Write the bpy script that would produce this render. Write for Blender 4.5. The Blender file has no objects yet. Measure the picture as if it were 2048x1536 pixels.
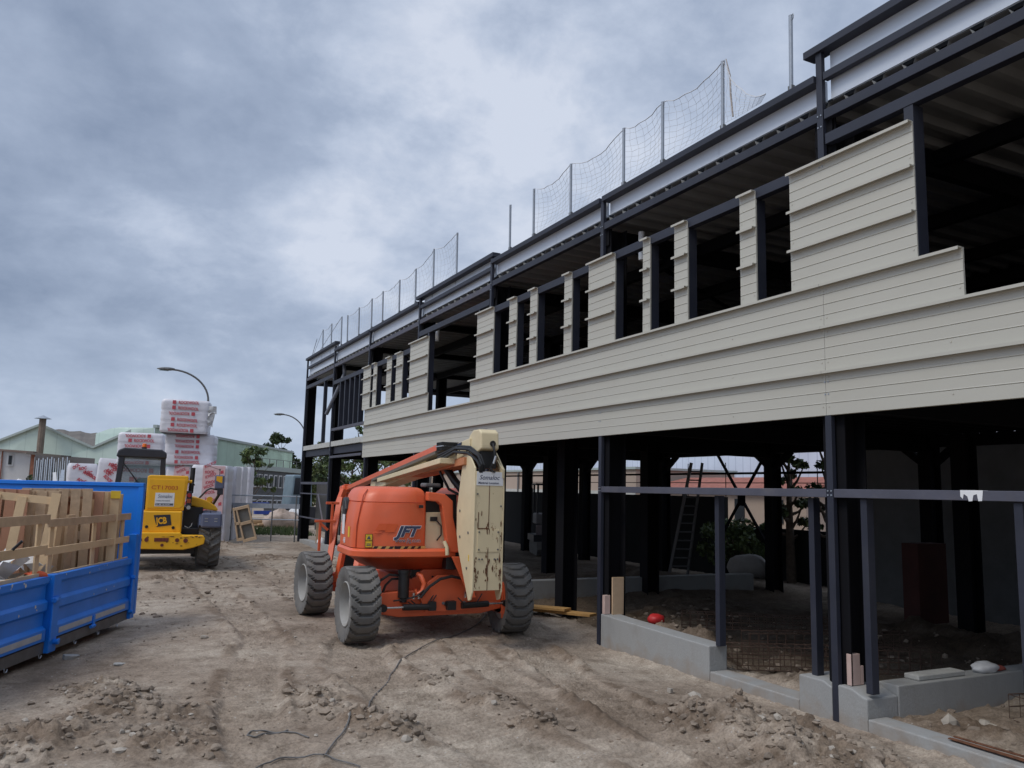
import bpy, math, random
import numpy as np
from mathutils import Vector, Matrix
R = math.radians
rnd = random.Random(7)
S = bpy.context.scene
COL = S.collection

# ------------------------------------------------------------------ camera
YAW, PITCH, ROLL, FPX = R(26.457), R(7.502), R(1.367), 1620.0
fw = Vector((math.sin(YAW)*math.cos(PITCH), math.cos(YAW)*math.cos(PITCH), math.sin(PITCH)))
r0 = Vector((math.cos(YAW), -math.sin(YAW), 0)); u0 = r0.cross(fw)
rt = math.cos(ROLL)*r0 + math.sin(ROLL)*u0; up = -math.sin(ROLL)*r0 + math.cos(ROLL)*u0
EYE = Vector((0, 0, 2.0))
cd = bpy.data.cameras.new('camera'); cam = bpy.data.objects.new('camera', cd); COL.objects.link(cam)
cd.sensor_width = 36; cd.lens = FPX/2048*36; cd.clip_end = 2000; cd.clip_start = 0.05
M = Matrix((rt, up, -fw)).transposed().to_4x4(); M.translation = EYE
cam.matrix_world = M
S.camera = cam
def at(px, py, D):
    return EYE + D*(((px-1024)/FPX)*rt - ((py-768)/FPX)*up + fw)
def atz(px, py, z):
    d = ((px-1024)/FPX)*rt - ((py-768)/FPX)*up + fw
    return EYE + d*((z-2.0)/d.z)
def atx(px, py, x):
    d = ((px-1024)/FPX)*rt - ((py-768)/FPX)*up + fw
    return EYE + d*(x/d.x)
def aty(px, py, y):
    d = ((px-1024)/FPX)*rt - ((py-768)/FPX)*up + fw
    return EYE + d*(y/d.y)

# ------------------------------------------------------------------ world / light / exposure
S.view_settings.view_transform = 'Standard'; S.view_settings.look = 'None'
S.view_settings.exposure = 0.08; S.view_settings.gamma = 1
SUN_EL, SUN_AZ = R(54), R(258)      # azimuth clockwise from +Y
w = bpy.data.worlds.new('World'); S.world = w; w.use_nodes = True
nt = w.node_tree; nt.nodes.clear(); N = nt.nodes.new; L = nt.links.new
out = N('ShaderNodeOutputWorld'); bg = N('ShaderNodeBackground'); bg.inputs[1].default_value = 0.1
L(bg.outputs[0], out.inputs[0])
sky = N('ShaderNodeTexSky'); sky.sky_type = 'NISHITA'; sky.sun_disc = False
sky.sun_elevation = SUN_EL; sky.sun_rotation = SUN_AZ
tc = N('ShaderNodeTexCoord')
sep = N('ShaderNodeSeparateXYZ'); L(tc.outputs['Generated'], sep.inputs[0])
def wm(op, a, b=None, c=None, clamp=False):
    n = N('ShaderNodeMath'); n.operation = op; n.use_clamp = clamp
    for i, v in enumerate((a, b, c)):
        if v is None: continue
        if isinstance(v, (int, float)): n.inputs[i].default_value = v
        else: L(v, n.inputs[i])
    return n.outputs[0]
zz = wm('ADD', wm('MAXIMUM', sep.outputs[2], 0.0), 0.42)
cx = wm('DIVIDE', sep.outputs[0], zz); cy = wm('DIVIDE', sep.outputs[1], zz)
cmb = N('ShaderNodeCombineXYZ'); L(cx, cmb.inputs[0]); L(cy, cmb.inputs[1])
def wnoise(scale, detail, rough, off, dist=0.0):
    mp = N('ShaderNodeMapping'); mp.inputs['Location'].default_value = off
    L(cmb.outputs[0], mp.inputs[0])
    n = N('ShaderNodeTexNoise'); n.inputs['Scale'].default_value = scale
    n.inputs['Detail'].default_value = detail; n.inputs['Roughness'].default_value = rough
    n.inputs['Distortion'].default_value = dist
    L(mp.outputs[0], n.inputs['Vector']); return n.outputs['Fac']
n1 = wnoise(2.1, 8, 0.55, (3.1, 1.7, 0), 0.15)
n2 = wnoise(6.0, 7, 0.6, (0.3, 5.2, 0), 0.15)
nn = wm('ADD', wm('ADD', wm('MULTIPLY', n1, 0.42), wm('MULTIPLY', n2, 0.36)), 0.115)
def lobe(px, py, k, amp):     # broad darker / lighter cloud masses in fixed directions of the sky
    d = (((px-1024)/FPX)*rt - ((py-768)/FPX)*up + fw).normalized()
    t_ = wm('ADD', wm('ADD', wm('MULTIPLY', sep.outputs[0], d.x), wm('MULTIPLY', sep.outputs[1], d.y)), wm('MULTIPLY', sep.outputs[2], d.z))
    return wm('MULTIPLY', wm('EXPONENT', wm('MULTIPLY', wm('SUBTRACT', t_, 1.0), k)), wm('MULTIPLY', wm('ADD', n2, 0.55), amp*1.35))
for a_ in ((1000, 260, 20, .02), (30, 600, 300, -.06), (250, 590, 250, -.05), (500, 615, 300, -.05), (620, 660, 400, -.03), (520, 280, 160, -.055), (420, 350, 200, -.03),
           (830, 430, 260, -.055), (130, 330, 160, -.045), (10, 400, 300, -.05), (150, 70, 100, -.02), (480, 60, 120, -.02), (300, 470, 300, .055), (120, 470, 300, .045),
           (640, 450, 250, .05), (420, 160, 200, .03), (1050, 80, 120, .035), (880, 300, 150, .05), (700, 200, 150, .03), (1150, 260, 90, .03), (40, 300, 300, .03), (400, 700, 400, .03), (1400, 60, 80, -.02)):
    nn = wm('ADD', nn, lobe(*a_))
ramp = N('ShaderNodeValToRGB'); L(nn, ramp.inputs[0])
e = ramp.color_ramp.elements
e[0].position = 0.34; e[0].color = (2.3, 2.9, 4.1, 1)
e[1].position = 0.62; e[1].color = (6.3, 6.85, 8.0, 1)
m_ = e.new(0.47); m_.color = (3.6, 4.3, 5.65, 1)
m_ = e.new(0.545); m_.color = (4.9, 5.6, 6.95, 1)
# smooth haze towards the horizon
hz = wm('SUBTRACT', 1.0, wm('MULTIPLY', wm('MAXIMUM', sep.outputs[2], 0.0), 5.5), clamp=True)
mixh = N('ShaderNodeMixRGB'); L(wm('MULTIPLY', hz, 0.85), mixh.inputs[0]); L(ramp.outputs[0], mixh.inputs[1])
mixh.inputs[2].default_value = (4.35, 5.2, 6.75, 1)
# the cloud deck is brighter overhead and around the veiled sun behind the camera
sd = (math.sin(SUN_AZ)*math.cos(SUN_EL), math.cos(SUN_AZ)*math.cos(SUN_EL), math.sin(SUN_EL))
dt = wm('ADD', wm('ADD', wm('MULTIPLY', sep.outputs[0], sd[0]), wm('MULTIPLY', sep.outputs[1], sd[1])), wm('MULTIPLY', sep.outputs[2], sd[2]))
gl = wm('MULTIPLY', wm('SUBTRACT', dt, 0.45, clamp=True), 2.4)
# and dimmer low down behind the camera, away from the bright part of the deck
bk = wm('ADD', wm('MULTIPLY', sep.outputs[0], math.sin(YAW)), wm('MULTIPLY', sep.outputs[1], math.cos(YAW)))
bkf = wm('SUBTRACT', 1.0, wm('MULTIPLY', wm('ADD', bk, 0.0), 2.2, clamp=True), clamp=True)
lowf = wm('SUBTRACT', 1.0, wm('MULTIPLY', wm('MAXIMUM', sep.outputs[2], 0.0), 1.9), clamp=True)
fac = wm('MULTIPLY', wm('ADD', 1.0, gl), wm('SUBTRACT', 1.0, wm('MULTIPLY', wm('MULTIPLY', bkf, lowf), 0.62)))
vm = N('ShaderNodeVectorMath'); vm.operation = 'SCALE'; L(mixh.outputs[0], vm.inputs[0]); L(fac, vm.inputs['Scale'])
mixs = N('ShaderNodeMixRGB'); mixs.inputs[0].default_value = 0.93
L(sky.outputs[0], mixs.inputs[1]); L(vm.outputs[0], mixs.inputs[2]); L(mixs.outputs[0], bg.inputs[0])

sl = bpy.data.lights.new('sun', 'SUN'); sl.energy = 1.35; sl.angle = R(18); sl.color = (1, .93, .82)
so = bpy.data.objects.new('sun', sl); COL.objects.link(so)
so.rotation_euler = Vector(sd).to_track_quat('Z', 'Y').to_euler()

# ------------------------------------------------------------------ helpers
def tag(o, label=None, cat=None, group=None, kind=None):
    if label: o['label'] = label
    if cat: o['category'] = cat
    if group: o['group'] = group
    if kind: o['kind'] = kind
    return o
def thing(name, loc, rz=0.0, label=None, cat=None, group=None):
    o = bpy.data.objects.new(name, None); COL.objects.link(o)
    o.empty_display_size = 0.2
    o.location = loc; o.rotation_euler = (0, 0, rz)
    return tag(o, label, cat, group)
def inv(parent):
    return (Matrix.Translation(parent.location) @ Matrix.Rotation(parent.rotation_euler[2], 4, 'Z')).inverted()

class MB:
    def __init__(s): s.v = []; s.f = []; s.m = []; s.cur = 0
    def add(s, vs, fs):
        b = len(s.v); s.v += [tuple(p) for p in vs]
        for f in fs: s.f.append(tuple(b+i for i in f)); s.m.append(s.cur)
        return s
    def box(s, x0, x1, y0, y1, z0, z1):
        return s.add([(x, y, z) for x in (x0, x1) for y in (y0, y1) for z in (z0, z1)],
            [(0,1,3,2),(4,6,7,5),(0,4,5,1),(2,3,7,6),(0,2,6,4),(1,5,7,3)])
    def beam(s, p, q, w, h, upv=(0, 0, 1)):
        p = Vector(p); q = Vector(q); d = (q-p).normalized(); u = Vector(upv)
        if abs(d.dot(u)) > .98: u = Vector((0, 1, 0))
        a = d.cross(u).normalized(); b = a.cross(d)
        vs = [c + a*w/2*i + b*h/2*j for c in (p, q) for i in (-1, 1) for j in (-1, 1)]
        return s.add(vs, [(0,1,3,2),(4,6,7,5),(0,4,5,1),(2,3,7,6),(0,2,6,4),(1,5,7,3)])
    def tube(s, pts, r, n=8, caps=True):
        pts = [Vector(p) for p in pts]; rs = r if isinstance(r, (list, tuple)) else [r]*len(pts)
        vs = []; prev = None
        for i, p in enumerate(pts):
            d = (pts[min(i+1, len(pts)-1)] - pts[max(i-1, 0)])
            d = d.normalized() if d.length > 1e-9 else Vector((0, 0, 1))
            a = prev if prev is not None else (Vector((0, 0, 1)) if abs(d.z) < .9 else Vector((1, 0, 0)))
            a = (a - d*a.dot(d))
            a = a.normalized() if a.length > 1e-6 else d.orthogonal().normalized()
            prev = a; b = d.cross(a)
            for k in range(n):
                t = 2*math.pi*k/n; vs.append(p + (a*math.cos(t)+b*math.sin(t))*rs[i])
        fs = [(i*n+k, i*n+(k+1) % n, (i+1)*n+(k+1) % n, (i+1)*n+k) for i in range(len(pts)-1) for k in range(n)]
        if caps: fs += [tuple(range(n-1, -1, -1)), tuple(range((len(pts)-1)*n, len(pts)*n))]
        return s.add(vs, fs)
    def cyl(s, p, q, r, n=16, r2=None): return s.tube([p, q], [r, r if r2 is None else r2], n)
    def lathe(s, prof, axis_p, axis_d, n=32):
        d = Vector(axis_d).normalized(); a = d.orthogonal().normalized(); b = d.cross(a); o = Vector(axis_p)
        vs = [o + d*h + (a*math.cos(2*math.pi*k/n)+b*math.sin(2*math.pi*k/n))*r for (r, h) in prof for k in range(n)]
        return s.add(vs, [(i*n+k, i*n+(k+1) % n, (i+1)*n+(k+1) % n, (i+1)*n+k) for i in range(len(prof)-1) for k in range(n)])
    def prism(s, poly, ext, o=(0, 0, 0), a=(1, 0, 0), b=(0, 0, 1)):
        o = Vector(o); a = Vector(a); b = Vector(b); e_ = Vector(ext); n = len(poly)
        base = [o + a*x + b*y for x, y in poly]
        return s.add(base + [p+e_ for p in base], [tuple(range(n-1, -1, -1)), tuple(range(n, 2*n))] +
            [(i, (i+1) % n, n+(i+1) % n, n+i) for i in range(n)])
    def grid(s, P):
        h = len(P); w_ = len(P[0])
        return s.add([p for r_ in P for p in r_], [(i*w_+j, i*w_+j+1, (i+1)*w_+j+1, (i+1)*w_+j) for i in range(h-1) for j in range(w_-1)])
    def loft(s, rings, closed_caps=True):
        n = len(rings[0]); vs = [p for r_ in rings for p in r_]
        fs = [(i*n+k, i*n+(k+1) % n, (i+1)*n+(k+1) % n, (i+1)*n+k) for i in range(len(rings)-1) for k in range(n)]
        if closed_caps: fs += [tuple(range(n-1, -1, -1)), tuple(range((len(rings)-1)*n, len(rings)*n))]
        return s.add(vs, fs)
    def build(s, name, mats, parent=None, bevel=0, seg=2, smooth=None, world=False, fixn=True):
        me = bpy.data.meshes.new(name); vs = s.v
        if world and parent is not None:
            X = inv(parent)
            vs = [tuple(X @ Vector(p)) for p in vs]
        me.from_pydata(vs, [], s.f)
        if not isinstance(mats, (list, tuple)): mats = [mats]
        for m in mats: me.materials.append(m)
        if len(mats) > 1: me.polygons.foreach_set('material_index', s.m)
        me.validate(); me.update()
        if fixn:
            import bmesh
            bm = bmesh.new(); bm.from_mesh(me); bmesh.ops.recalc_face_normals(bm, faces=bm.faces); bm.to_mesh(me); bm.free()
        if smooth is not None:
            me.polygons.foreach_set('use_smooth', [True]*len(me.polygons))
            me.set_sharp_from_angle(angle=R(smooth))
        o = bpy.data.objects.new(name, me); COL.objects.link(o)
        if parent is not None: o.parent = parent
        if bevel:
            b = o.modifiers.new('bevel', 'BEVEL'); b.width = bevel; b.segments = seg; b.limit_method = 'ANGLE'; b.angle_limit = R(40)
            b.harden_normals = False
        return o

def copy_tree(o, parent=None):
    c = o.copy(); COL.objects.link(c); c.parent = parent
    for ch in list(o.children): copy_tree(ch, c)
    return c

_txt = {}
def text(name, s, size, o, a, b, m, parent, shear=0.0, world=False, ext=0.002, bold=0.0, align='LEFT', sx=1.0):
    key = (s, shear, bold, align, ext/size)
    if key not in _txt:
        cu = bpy.data.curves.new('t', 'FONT'); cu.body = s; cu.size = 1; cu.shear = shear; cu.offset = bold
        cu.align_x = align; cu.extrude = ext/size; cu.resolution_u = 3
        ob = bpy.data.objects.new('t', cu); COL.objects.link(ob)
        bpy.context.view_layer.update()
        me = bpy.data.meshes.new_from_object(ob.evaluated_get(bpy.context.evaluated_depsgraph_get()))
        _txt[key] = ([tuple(v.co) for v in me.vertices], [tuple(p.vertices) for p in me.polygons])
        bpy.data.objects.remove(ob); bpy.data.curves.remove(cu)
    vs, fs = _txt[key]
    o = Vector(o); a = Vector(a).normalized(); b = Vector(b).normalized(); c = a.cross(b)
    vs2 = [o + a*x*size*sx + b*y*size + c*z*size for x, y, z in vs]
    if isinstance(parent, MB):
        parent.add(vs2, fs); return None
    mb = MB(); mb.add(vs2, fs)
    return mb.build(name, m, parent, world=world, fixn=False)

# ------------------------------------------------------------------ materials
def mat(name, col, rough=.6, metal=0.0, var=.12, scale=3.0, bump=.0, bscale=30.0, dirt=0.0, dirtcol=(.2, .17, .13),
        dscale=2.0, spec=.5, stretch=None, fine=0.0, dpos=(.5, .7), coat=0.0, low=0.0):
    m = bpy.data.materials.new(name); m.use_nodes = True
    t = m.node_tree; b = t.nodes['Principled BSDF']; n_ = t.nodes.new; l_ = t.links.new
    b.inputs['Roughness'].default_value = rough; b.inputs['Metallic'].default_value = metal
    b.inputs['Specular IOR Level'].default_value = spec; b.inputs['Coat Weight'].default_value = coat
    co = n_('ShaderNodeTexCoord'); mp = n_('ShaderNodeMapping'); l_(co.outputs['Object'], mp.inputs[0])
    if stretch: mp.inputs['Scale'].default_value = stretch
    ns = n_('ShaderNodeTexNoise'); ns.inputs['Scale'].default_value = scale; ns.inputs['Detail'].default_value = 6
    ns.inputs['Roughness'].default_value = .6
    l_(mp.outputs[0], ns.inputs['Vector'])
    rm = n_('ShaderNodeMapRange'); rm.inputs[1].default_value = .3; rm.inputs[2].default_value = .7
    rm.inputs[3].default_value = 1-var; rm.inputs[4].default_value = 1+var
    l_(ns.outputs['Fac'], rm.inputs[0])
    vm = n_('ShaderNodeVectorMath'); vm.operation = 'SCALE'; vm.inputs[0].default_value = col[:3]
    l_(rm.outputs[0], vm.inputs['Scale']); cur = vm.outputs[0]
    if dirt > 0:
        nd = n_('ShaderNodeTexNoise'); nd.inputs['Scale'].default_value = dscale; nd.inputs['Detail'].default_value = 9
        nd.inputs['Roughness'].default_value = .68; l_(mp.outputs[0], nd.inputs['Vector'])
        mr = n_('ShaderNodeMapRange'); mr.inputs[1].default_value = dpos[0]; mr.inputs[2].default_value = dpos[1]
        mr.inputs[4].default_value = dirt; l_(nd.outputs['Fac'], mr.inputs[0])
        mx = n_('ShaderNodeMixRGB'); l_(mr.outputs[0], mx.inputs[0]); l_(cur, mx.inputs[1]); mx.inputs[2].default_value = (*dirtcol, 1)
        cur = mx.outputs[0]
        rr = n_('ShaderNodeMapRange'); rr.inputs[3].default_value = rough; rr.inputs[4].default_value = min(1, rough+.35)
        l_(mr.outputs[0], rr.inputs[0]); l_(rr.outputs[0], b.inputs['Roughness'])
    l_(cur, b.inputs['Base Color'])
    if bump > 0:
        nb = n_('ShaderNodeTexNoise'); nb.inputs['Scale'].default_value = bscale; nb.inputs['Detail'].default_value = 5
        l_(mp.outputs[0], nb.inputs['Vector'])
        bp = n_('ShaderNodeBump'); bp.inputs['Strength'].default_value = bump; bp.inputs['Distance'].default_value = .02
        l_(nb.outputs['Fac'], bp.inputs['Height']); l_(bp.outputs[0], b.inputs['Normal'])
    return m

def paneled(name, col, period, axis, col2, width=.06, rough=.5, var=.08, metal=0.0, bumpd=.02):
    """sheet with fine regular folds running across one axis"""
    m = mat(name, col, rough, metal, var, .6)
    t = m.node_tree; b = t.nodes['Principled BSDF']; n_ = t.nodes.new; l_ = t.links.new
    co = n_('ShaderNodeTexCoord'); sp = n_('ShaderNodeSeparateXYZ'); l_(co.outputs['Object'], sp.inputs[0])
    md = n_('ShaderNodeMath'); md.operation = 'FRACT'; dv = n_('ShaderNodeMath'); dv.operation = 'DIVIDE'
    dv.inputs[1].default_value = period; l_(sp.outputs[axis], dv.inputs[0]); l_(dv.outputs[0], md.inputs[0])
    lt = n_('ShaderNodeMath'); lt.operation = 'LESS_THAN'; lt.inputs[1].default_value = width; l_(md.outputs[0], lt.inputs[0])
    src = b.inputs['Base Color'].links[0].from_socket
    mx = n_('ShaderNodeMixRGB'); l_(lt.outputs[0], mx.inputs[0]); l_(src, mx.inputs[1]); mx.inputs[2].default_value = (*col2, 1)
    l_(mx.outputs[0], b.inputs['Base Color'])
    return m

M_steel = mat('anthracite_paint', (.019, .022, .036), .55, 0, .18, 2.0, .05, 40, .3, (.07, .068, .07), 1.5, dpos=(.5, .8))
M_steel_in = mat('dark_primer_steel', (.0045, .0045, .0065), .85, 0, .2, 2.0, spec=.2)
M_rail = mat('grey_purlin_paint', (.075, .076, .10), .6, 0, .15, 3.0, .04, 40, .5, (.13, .12, .12), 2.5)
M_clad = mat('cream_sheet_metal', (.475, .458, .395), .42, 0, .05, .35, .10, 1.6, .25, (.40, .36, .28), 1.2, stretch=(1, .6, .8), dpos=(.5, .8))
M_parapet = mat('galvanised_panel', (.58, .63, .70), .40, .1, .05, .5, 0, 20, .12, (.4, .43, .48), 3)
M_deck = mat('grey_deck_sheet', (.34, .34, .335), .6, .2, .1, 2)
M_floor = mat('concrete_slab_edge', (.45, .45, .42), .8, 0, .12, 5)
M_conc = mat('cast_concrete', (.31, .31, .30), .85, 0, .14, 2.2, .25, 60, .55, (.20, .185, .165), 2.2, fine=.1, stretch=(1, 1, .6))
def mudline(m):
    t = m.node_tree; b = t.nodes['Principled BSDF']; n_ = t.nodes.new; l_ = t.links.new
    co = n_('ShaderNodeTexCoord'); sp = n_('ShaderNodeSeparateXYZ'); l_(co.outputs['Object'], sp.inputs[0])
    ns = n_('ShaderNodeTexNoise'); ns.inputs['Scale'].default_value = 5; ns.inputs['Detail'].default_value = 8; l_(co.outputs['Object'], ns.inputs['Vector'])
    a = n_('ShaderNodeMath'); a.operation = 'MULTIPLY_ADD'; l_(ns.outputs['Fac'], a.inputs[0]); a.inputs[1].default_value = -.5; l_(sp.outputs[2], a.inputs[2])
    mr = n_('ShaderNodeMapRange'); mr.inputs[1].default_value = -.36; mr.inputs[2].default_value = -.16; mr.inputs[3].default_value = .75; mr.inputs[4].default_value = 0; l_(a.outputs[0], mr.inputs[0])
    mx = n_('ShaderNodeMixRGB'); l_(mr.outputs[0], mx.inputs[0]); l_(b.inputs['Base Color'].links[0].from_socket, mx.inputs[1]); mx.inputs[2].default_value = (.26, .205, .155, 1)
    l_(mx.outputs[0], b.inputs['Base Color'])
mudline(M_conc)
M_conc2 = mat('concrete_top', (.40, .395, .37), .9, 0, .12, 5, .3, 50, .4, (.25, .24, .21), 6)
M_orange = mat('orange_paint', (.70, .125, .045), .36, 0, .07, 1.5, .02, 20, .35, (.44, .14, .08), 2.6, dpos=(.5, .8))
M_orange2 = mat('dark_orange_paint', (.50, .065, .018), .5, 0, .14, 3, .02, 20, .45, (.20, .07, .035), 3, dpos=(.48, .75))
M_faded = mat('ghost_decal_orange', (.66, .10, .022), .5, 0, .05, 2)
M_cream = mat('cream_paint', (.68, .57, .36), .5, 0, .07, 2.0, .02, 20, .35, (.40, .30, .15), 2.2, dpos=(.5, .85))
M_tyre = mat('tyre_rubber', (.135, .13, .122), .88, 0, .18, 8, .15, 80, .55, (.17, .15, .125), 5, dpos=(.42, .7))
M_rim = mat('pale_rim', (.36, .35, .33), .6, .1, .12, 6, 0, 30, .4, (.25, .22, .18), 5)
M_black = mat('black_plastic', (.012, .012, .013), .45, 0, .2, 6)
M_hose = mat('black_hose', (.014, .014, .015), .5, 0, .1, 10)
M_chrome = mat('steel_rod', (.6, .6, .6), .25, .9, .05, 5)
M_grey_metal = mat('dull_grey_metal', (.16, .16, .16), .55, .4, .2, 8)
M_galv = mat('galvanised_tube', (.36, .39, .43), .45, .5, .12, 12)
M_jaune = mat('yellow_paint', (.82, .42, .012), .42, 0, .06, 2, 0, 20, .25, (.42, .18, .03), 3, dpos=(.52, .85))
M_navyfill = mat('decal_navy', (.035, .045, .09), .5, 0, .1, 5)
M_white = mat('white_vinyl', (.74, .74, .74), .5, 0, .04, 5)
M_decalgrey = mat('decal_text_grey', (.08, .085, .11), .6, 0, .1, 5)
M_yel = mat('decal_yellow', (.75, .50, .03), .5, 0, .05, 5)
M_mudguard = mat('grey_plastic_guard', (.11, .125, .19), .45, 0, .1, 4)
M_cab = mat('cab_black', (.028, .029, .036), .45, 0, .2, 4)
M_red = mat('red_lens', (.30, .02, .02), .3, 0, .1, 8)
M_amber = mat('amber_lens', (.85, .17, .012), .25, 0, .05, 8)
M_blue = mat('blue_skip_paint', (.010, .20, .74), .38, 0, .10, 1.3, .03, 15, .32, (.03, .10, .30), 1.8, dpos=(.45, .8))
M_bluescr = mat('blue_skip_worn', (.25, .36, .60), .6, 0, .2, 6)
M_strip = mat('reflective_strip', (.42, .44, .47), .4, 0, .08, 8, 0, 20, .3, (.3, .3, .3), 6)
M_wood = mat('pale_timber', (.64, .46, .27), .78, 0, .20, 2.2, .15, 30, .30, (.30, .21, .13), 2.2, stretch=(1, 1, 1))
M_wood2 = mat('weathered_timber', (.52, .37, .235), .82, 0, .22, 2.6, .15, 30, .4, (.18, .13, .09), 2.5)
M_wood3 = mat('reddish_timber', (.46, .24, .15), .8, 0, .15, 3, .1, 30)
M_plank = mat('new_plank', (.48, .27, .09), .7, 0, .2, 4, .1, 30)
M_film = mat('white_wrapped_pack', (.66, .65, .69), .38, 0, .08, 3.2, .55, 7, .2, (.52, .50, .55), 3)
M_print = mat('red_print', (.48, .07, .09), .5, 0, .15, 9)
M_pink = mat('pink_print_field', (.62, .42, .42), .45, 0, .12, 7, .3, 7)
M_rust = mat('rust', (.12, .048, .022), .9, 0, .4, 20)
M_rebar = mat('rusty_rebar', (.07, .04, .028), .9, 0, .35, 20)
M_green = paneled('green_cladding', (.56, .67, .60), 1.0, 0, (.47, .57, .51), .05, .6)
M_greenroof = mat('grey_shed_roof', (.13, .115, .10), .85, 0, .2, .7, 0, 30, .4, (.2, .18, .15), .8)
M_trim = mat('pale_trim', (.36, .41, .39), .6, 0, .05, 3)
M_render = mat('white_render', (.80, .79, .78), .85, 0, .06, 1, 0, 30, .2, (.4, .38, .36), 1)
M_brickq = mat('brick_quoin', (.34, .14, .085), .85, 0, .2, 6)
M_grey_b = paneled('grey_facade', (.20, .205, .215), .9, 0, (.16, .165, .17), .05, .75)
M_tan = mat('tan_render', (.40, .315, .255), .9, 0, .06, .5, 0, 30, .2, (.33, .26, .2), .6)
M_whiteclad = paneled('white_ribbed_cladding', (.60, .64, .74), .5, 1, (.48, .52, .62), .12, .5)
M_redtile = mat('red_tile', (.28, .10, .07), .85, 0, .3, 5)
M_glass = mat('dark_window_glass', (.03, .035, .04), .12, 0, .1, 2)
M_cabglass = mat('cab_glass', (.16, .24, .26), .08, 0, .2, 1.2)
M_pvc = mat('white_frame', (.62, .62, .62), .5, 0, .03, 5)
M_pipe = mat('grey_drainpipe', (.15, .16, .19), .5, 0, .1, 5)
M_whitepipe = mat('white_pipe', (.75, .75, .74), .45, 0, .03, 5)
M_net = mat('white_net_cord', (.52, .53, .55), .8, 0, .1, 10)
M_insul = mat('pink_insulation', (.55, .40, .35), .85, 0, .1, 6)
M_redcloth = mat('red_bucket', (.45, .02, .02), .5, 0, .1, 5)
M_cable = mat('grey_cable', (.13, .125, .12), .6, 0, .15, 10)
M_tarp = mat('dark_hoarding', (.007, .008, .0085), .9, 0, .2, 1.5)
M_grill = mat('grey_mesh_panel', (.075, .072, .07), .8, 0, .2, 2)
M_blueb = mat('blue_board', (.13, .17, .30), .6, 0, .1, 2)
M_litter = mat('white_plastic_litter', (.60, .60, .60), .5, 0, .15, 6, .4, 12)
M_bag = mat('beige_bag', (.42, .33, .27), .8, 0, .2, 6, .4, 12)
M_leaf = [mat('leaf_mid', (.055, .085, .025), .6, 0, .35, 9), mat('leaf_light', (.10, .135, .035), .6, 0, .3, 9),
          mat('leaf_dark', (.022, .038, .016), .7, 0, .35, 9), mat('leaf_poplar', (.085, .10, .030), .6, 0, .35, 9)]
M_bark = mat('bark', (.10, .075, .055), .9, 0, .3, 12, .3, 30)
M_scratch = mat('light_scuff', (.62, .60, .55), .7, 0, .1, 5)

b_ = M_cabglass.node_tree.nodes['Principled BSDF']; b_.inputs['Alpha'].default_value = .45

# ------------------------------------------------------------------ ground
def _hash(ix, iy, s):
    h = (ix.astype(np.int64)*374761393 + iy.astype(np.int64)*668265263 + s*974634777) & 0xffffffff
    h = ((h ^ (h >> 13))*1274126177) & 0xffffffff
    return ((h ^ (h >> 16)) & 0xffff)/65535.0
def vnoise(x, y, s=0):
    ix = np.floor(x); iy = np.floor(y); fx = x-ix; fy = y-iy
    fx = fx*fx*(3-2*fx); fy = fy*fy*(3-2*fy)
    a = _hash(ix, iy, s); b = _hash(ix+1, iy, s); c = _hash(ix, iy+1, s); d = _hash(ix+1, iy+1, s)
    return (a*(1-fx)+b*fx)*(1-fy) + (c*(1-fx)+d*fx)*fy
def fbm(x, y, o=4, s=0, g=.5):
    v = 0; a = 1; t = 0
    for i in range(o):
        v = v + a*vnoise(x*2**i+i*17.3, y*2**i-i*9.1, s+i); t += a; a *= g
    return v/t
def sst(e0, e1, x):
    t = np.clip((x-e0)/(e1-e0), 0, 1); return t*t*(3-2*t)
def segdist(x, y, pts):
    best = np.full(x.shape, 1e9); al = np.zeros(x.shape); acc = 0
    for (x0, y0), (x1, y1) in zip(pts[:-1], pts[1:]):
        dx, dy = x1-x0, y1-y0; ll = math.hypot(dx, dy)
        t = np.clip(((x-x0)*dx+(y-y0)*dy)/ll**2, 0, 1)
        d = np.hypot(x-x0-t*dx, y-y0-t*dy)
        side = np.sign((x-x0)*dy-(y-y0)*dx)
        m = d < np.abs(best); best = np.where(m, d*np.where(side == 0, 1, side), best); al = np.where(m, acc+t*ll, al)
        acc += ll
    return best, al
TRACKS = [  # centre line, half width, lug pitch, chevron
    ([(3.15, 10.7), (2.75, 9.2), (2.72, 8.0), (2.80, 6.9), (2.95, 5.9), (3.15, 4.8), (3.6, 2)], .36, .092, .10),
    ([(5.25, 10.1), (4.95, 8.9), (4.62, 7.6), (4.45, 6.6), (4.40, 5.4), (4.6, 2)], .30, .095, .15),
    ([(4.35, 10.0), (4.0, 8.4), (3.85, 7.2), (3.75, 6.0), (3.9, 3)], .22, .12, .3),
    ([(2.0, 21), (2.10, 14), (2.0, 11), (1.55, 9.0), (1.30, 7.6), (1.2, 5.5), (1.2, 2)], .28, .12, .25),
    ([(3.5, 22), (3.6, 18), (3.35, 14.5)], .24, .12, .5)]
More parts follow.
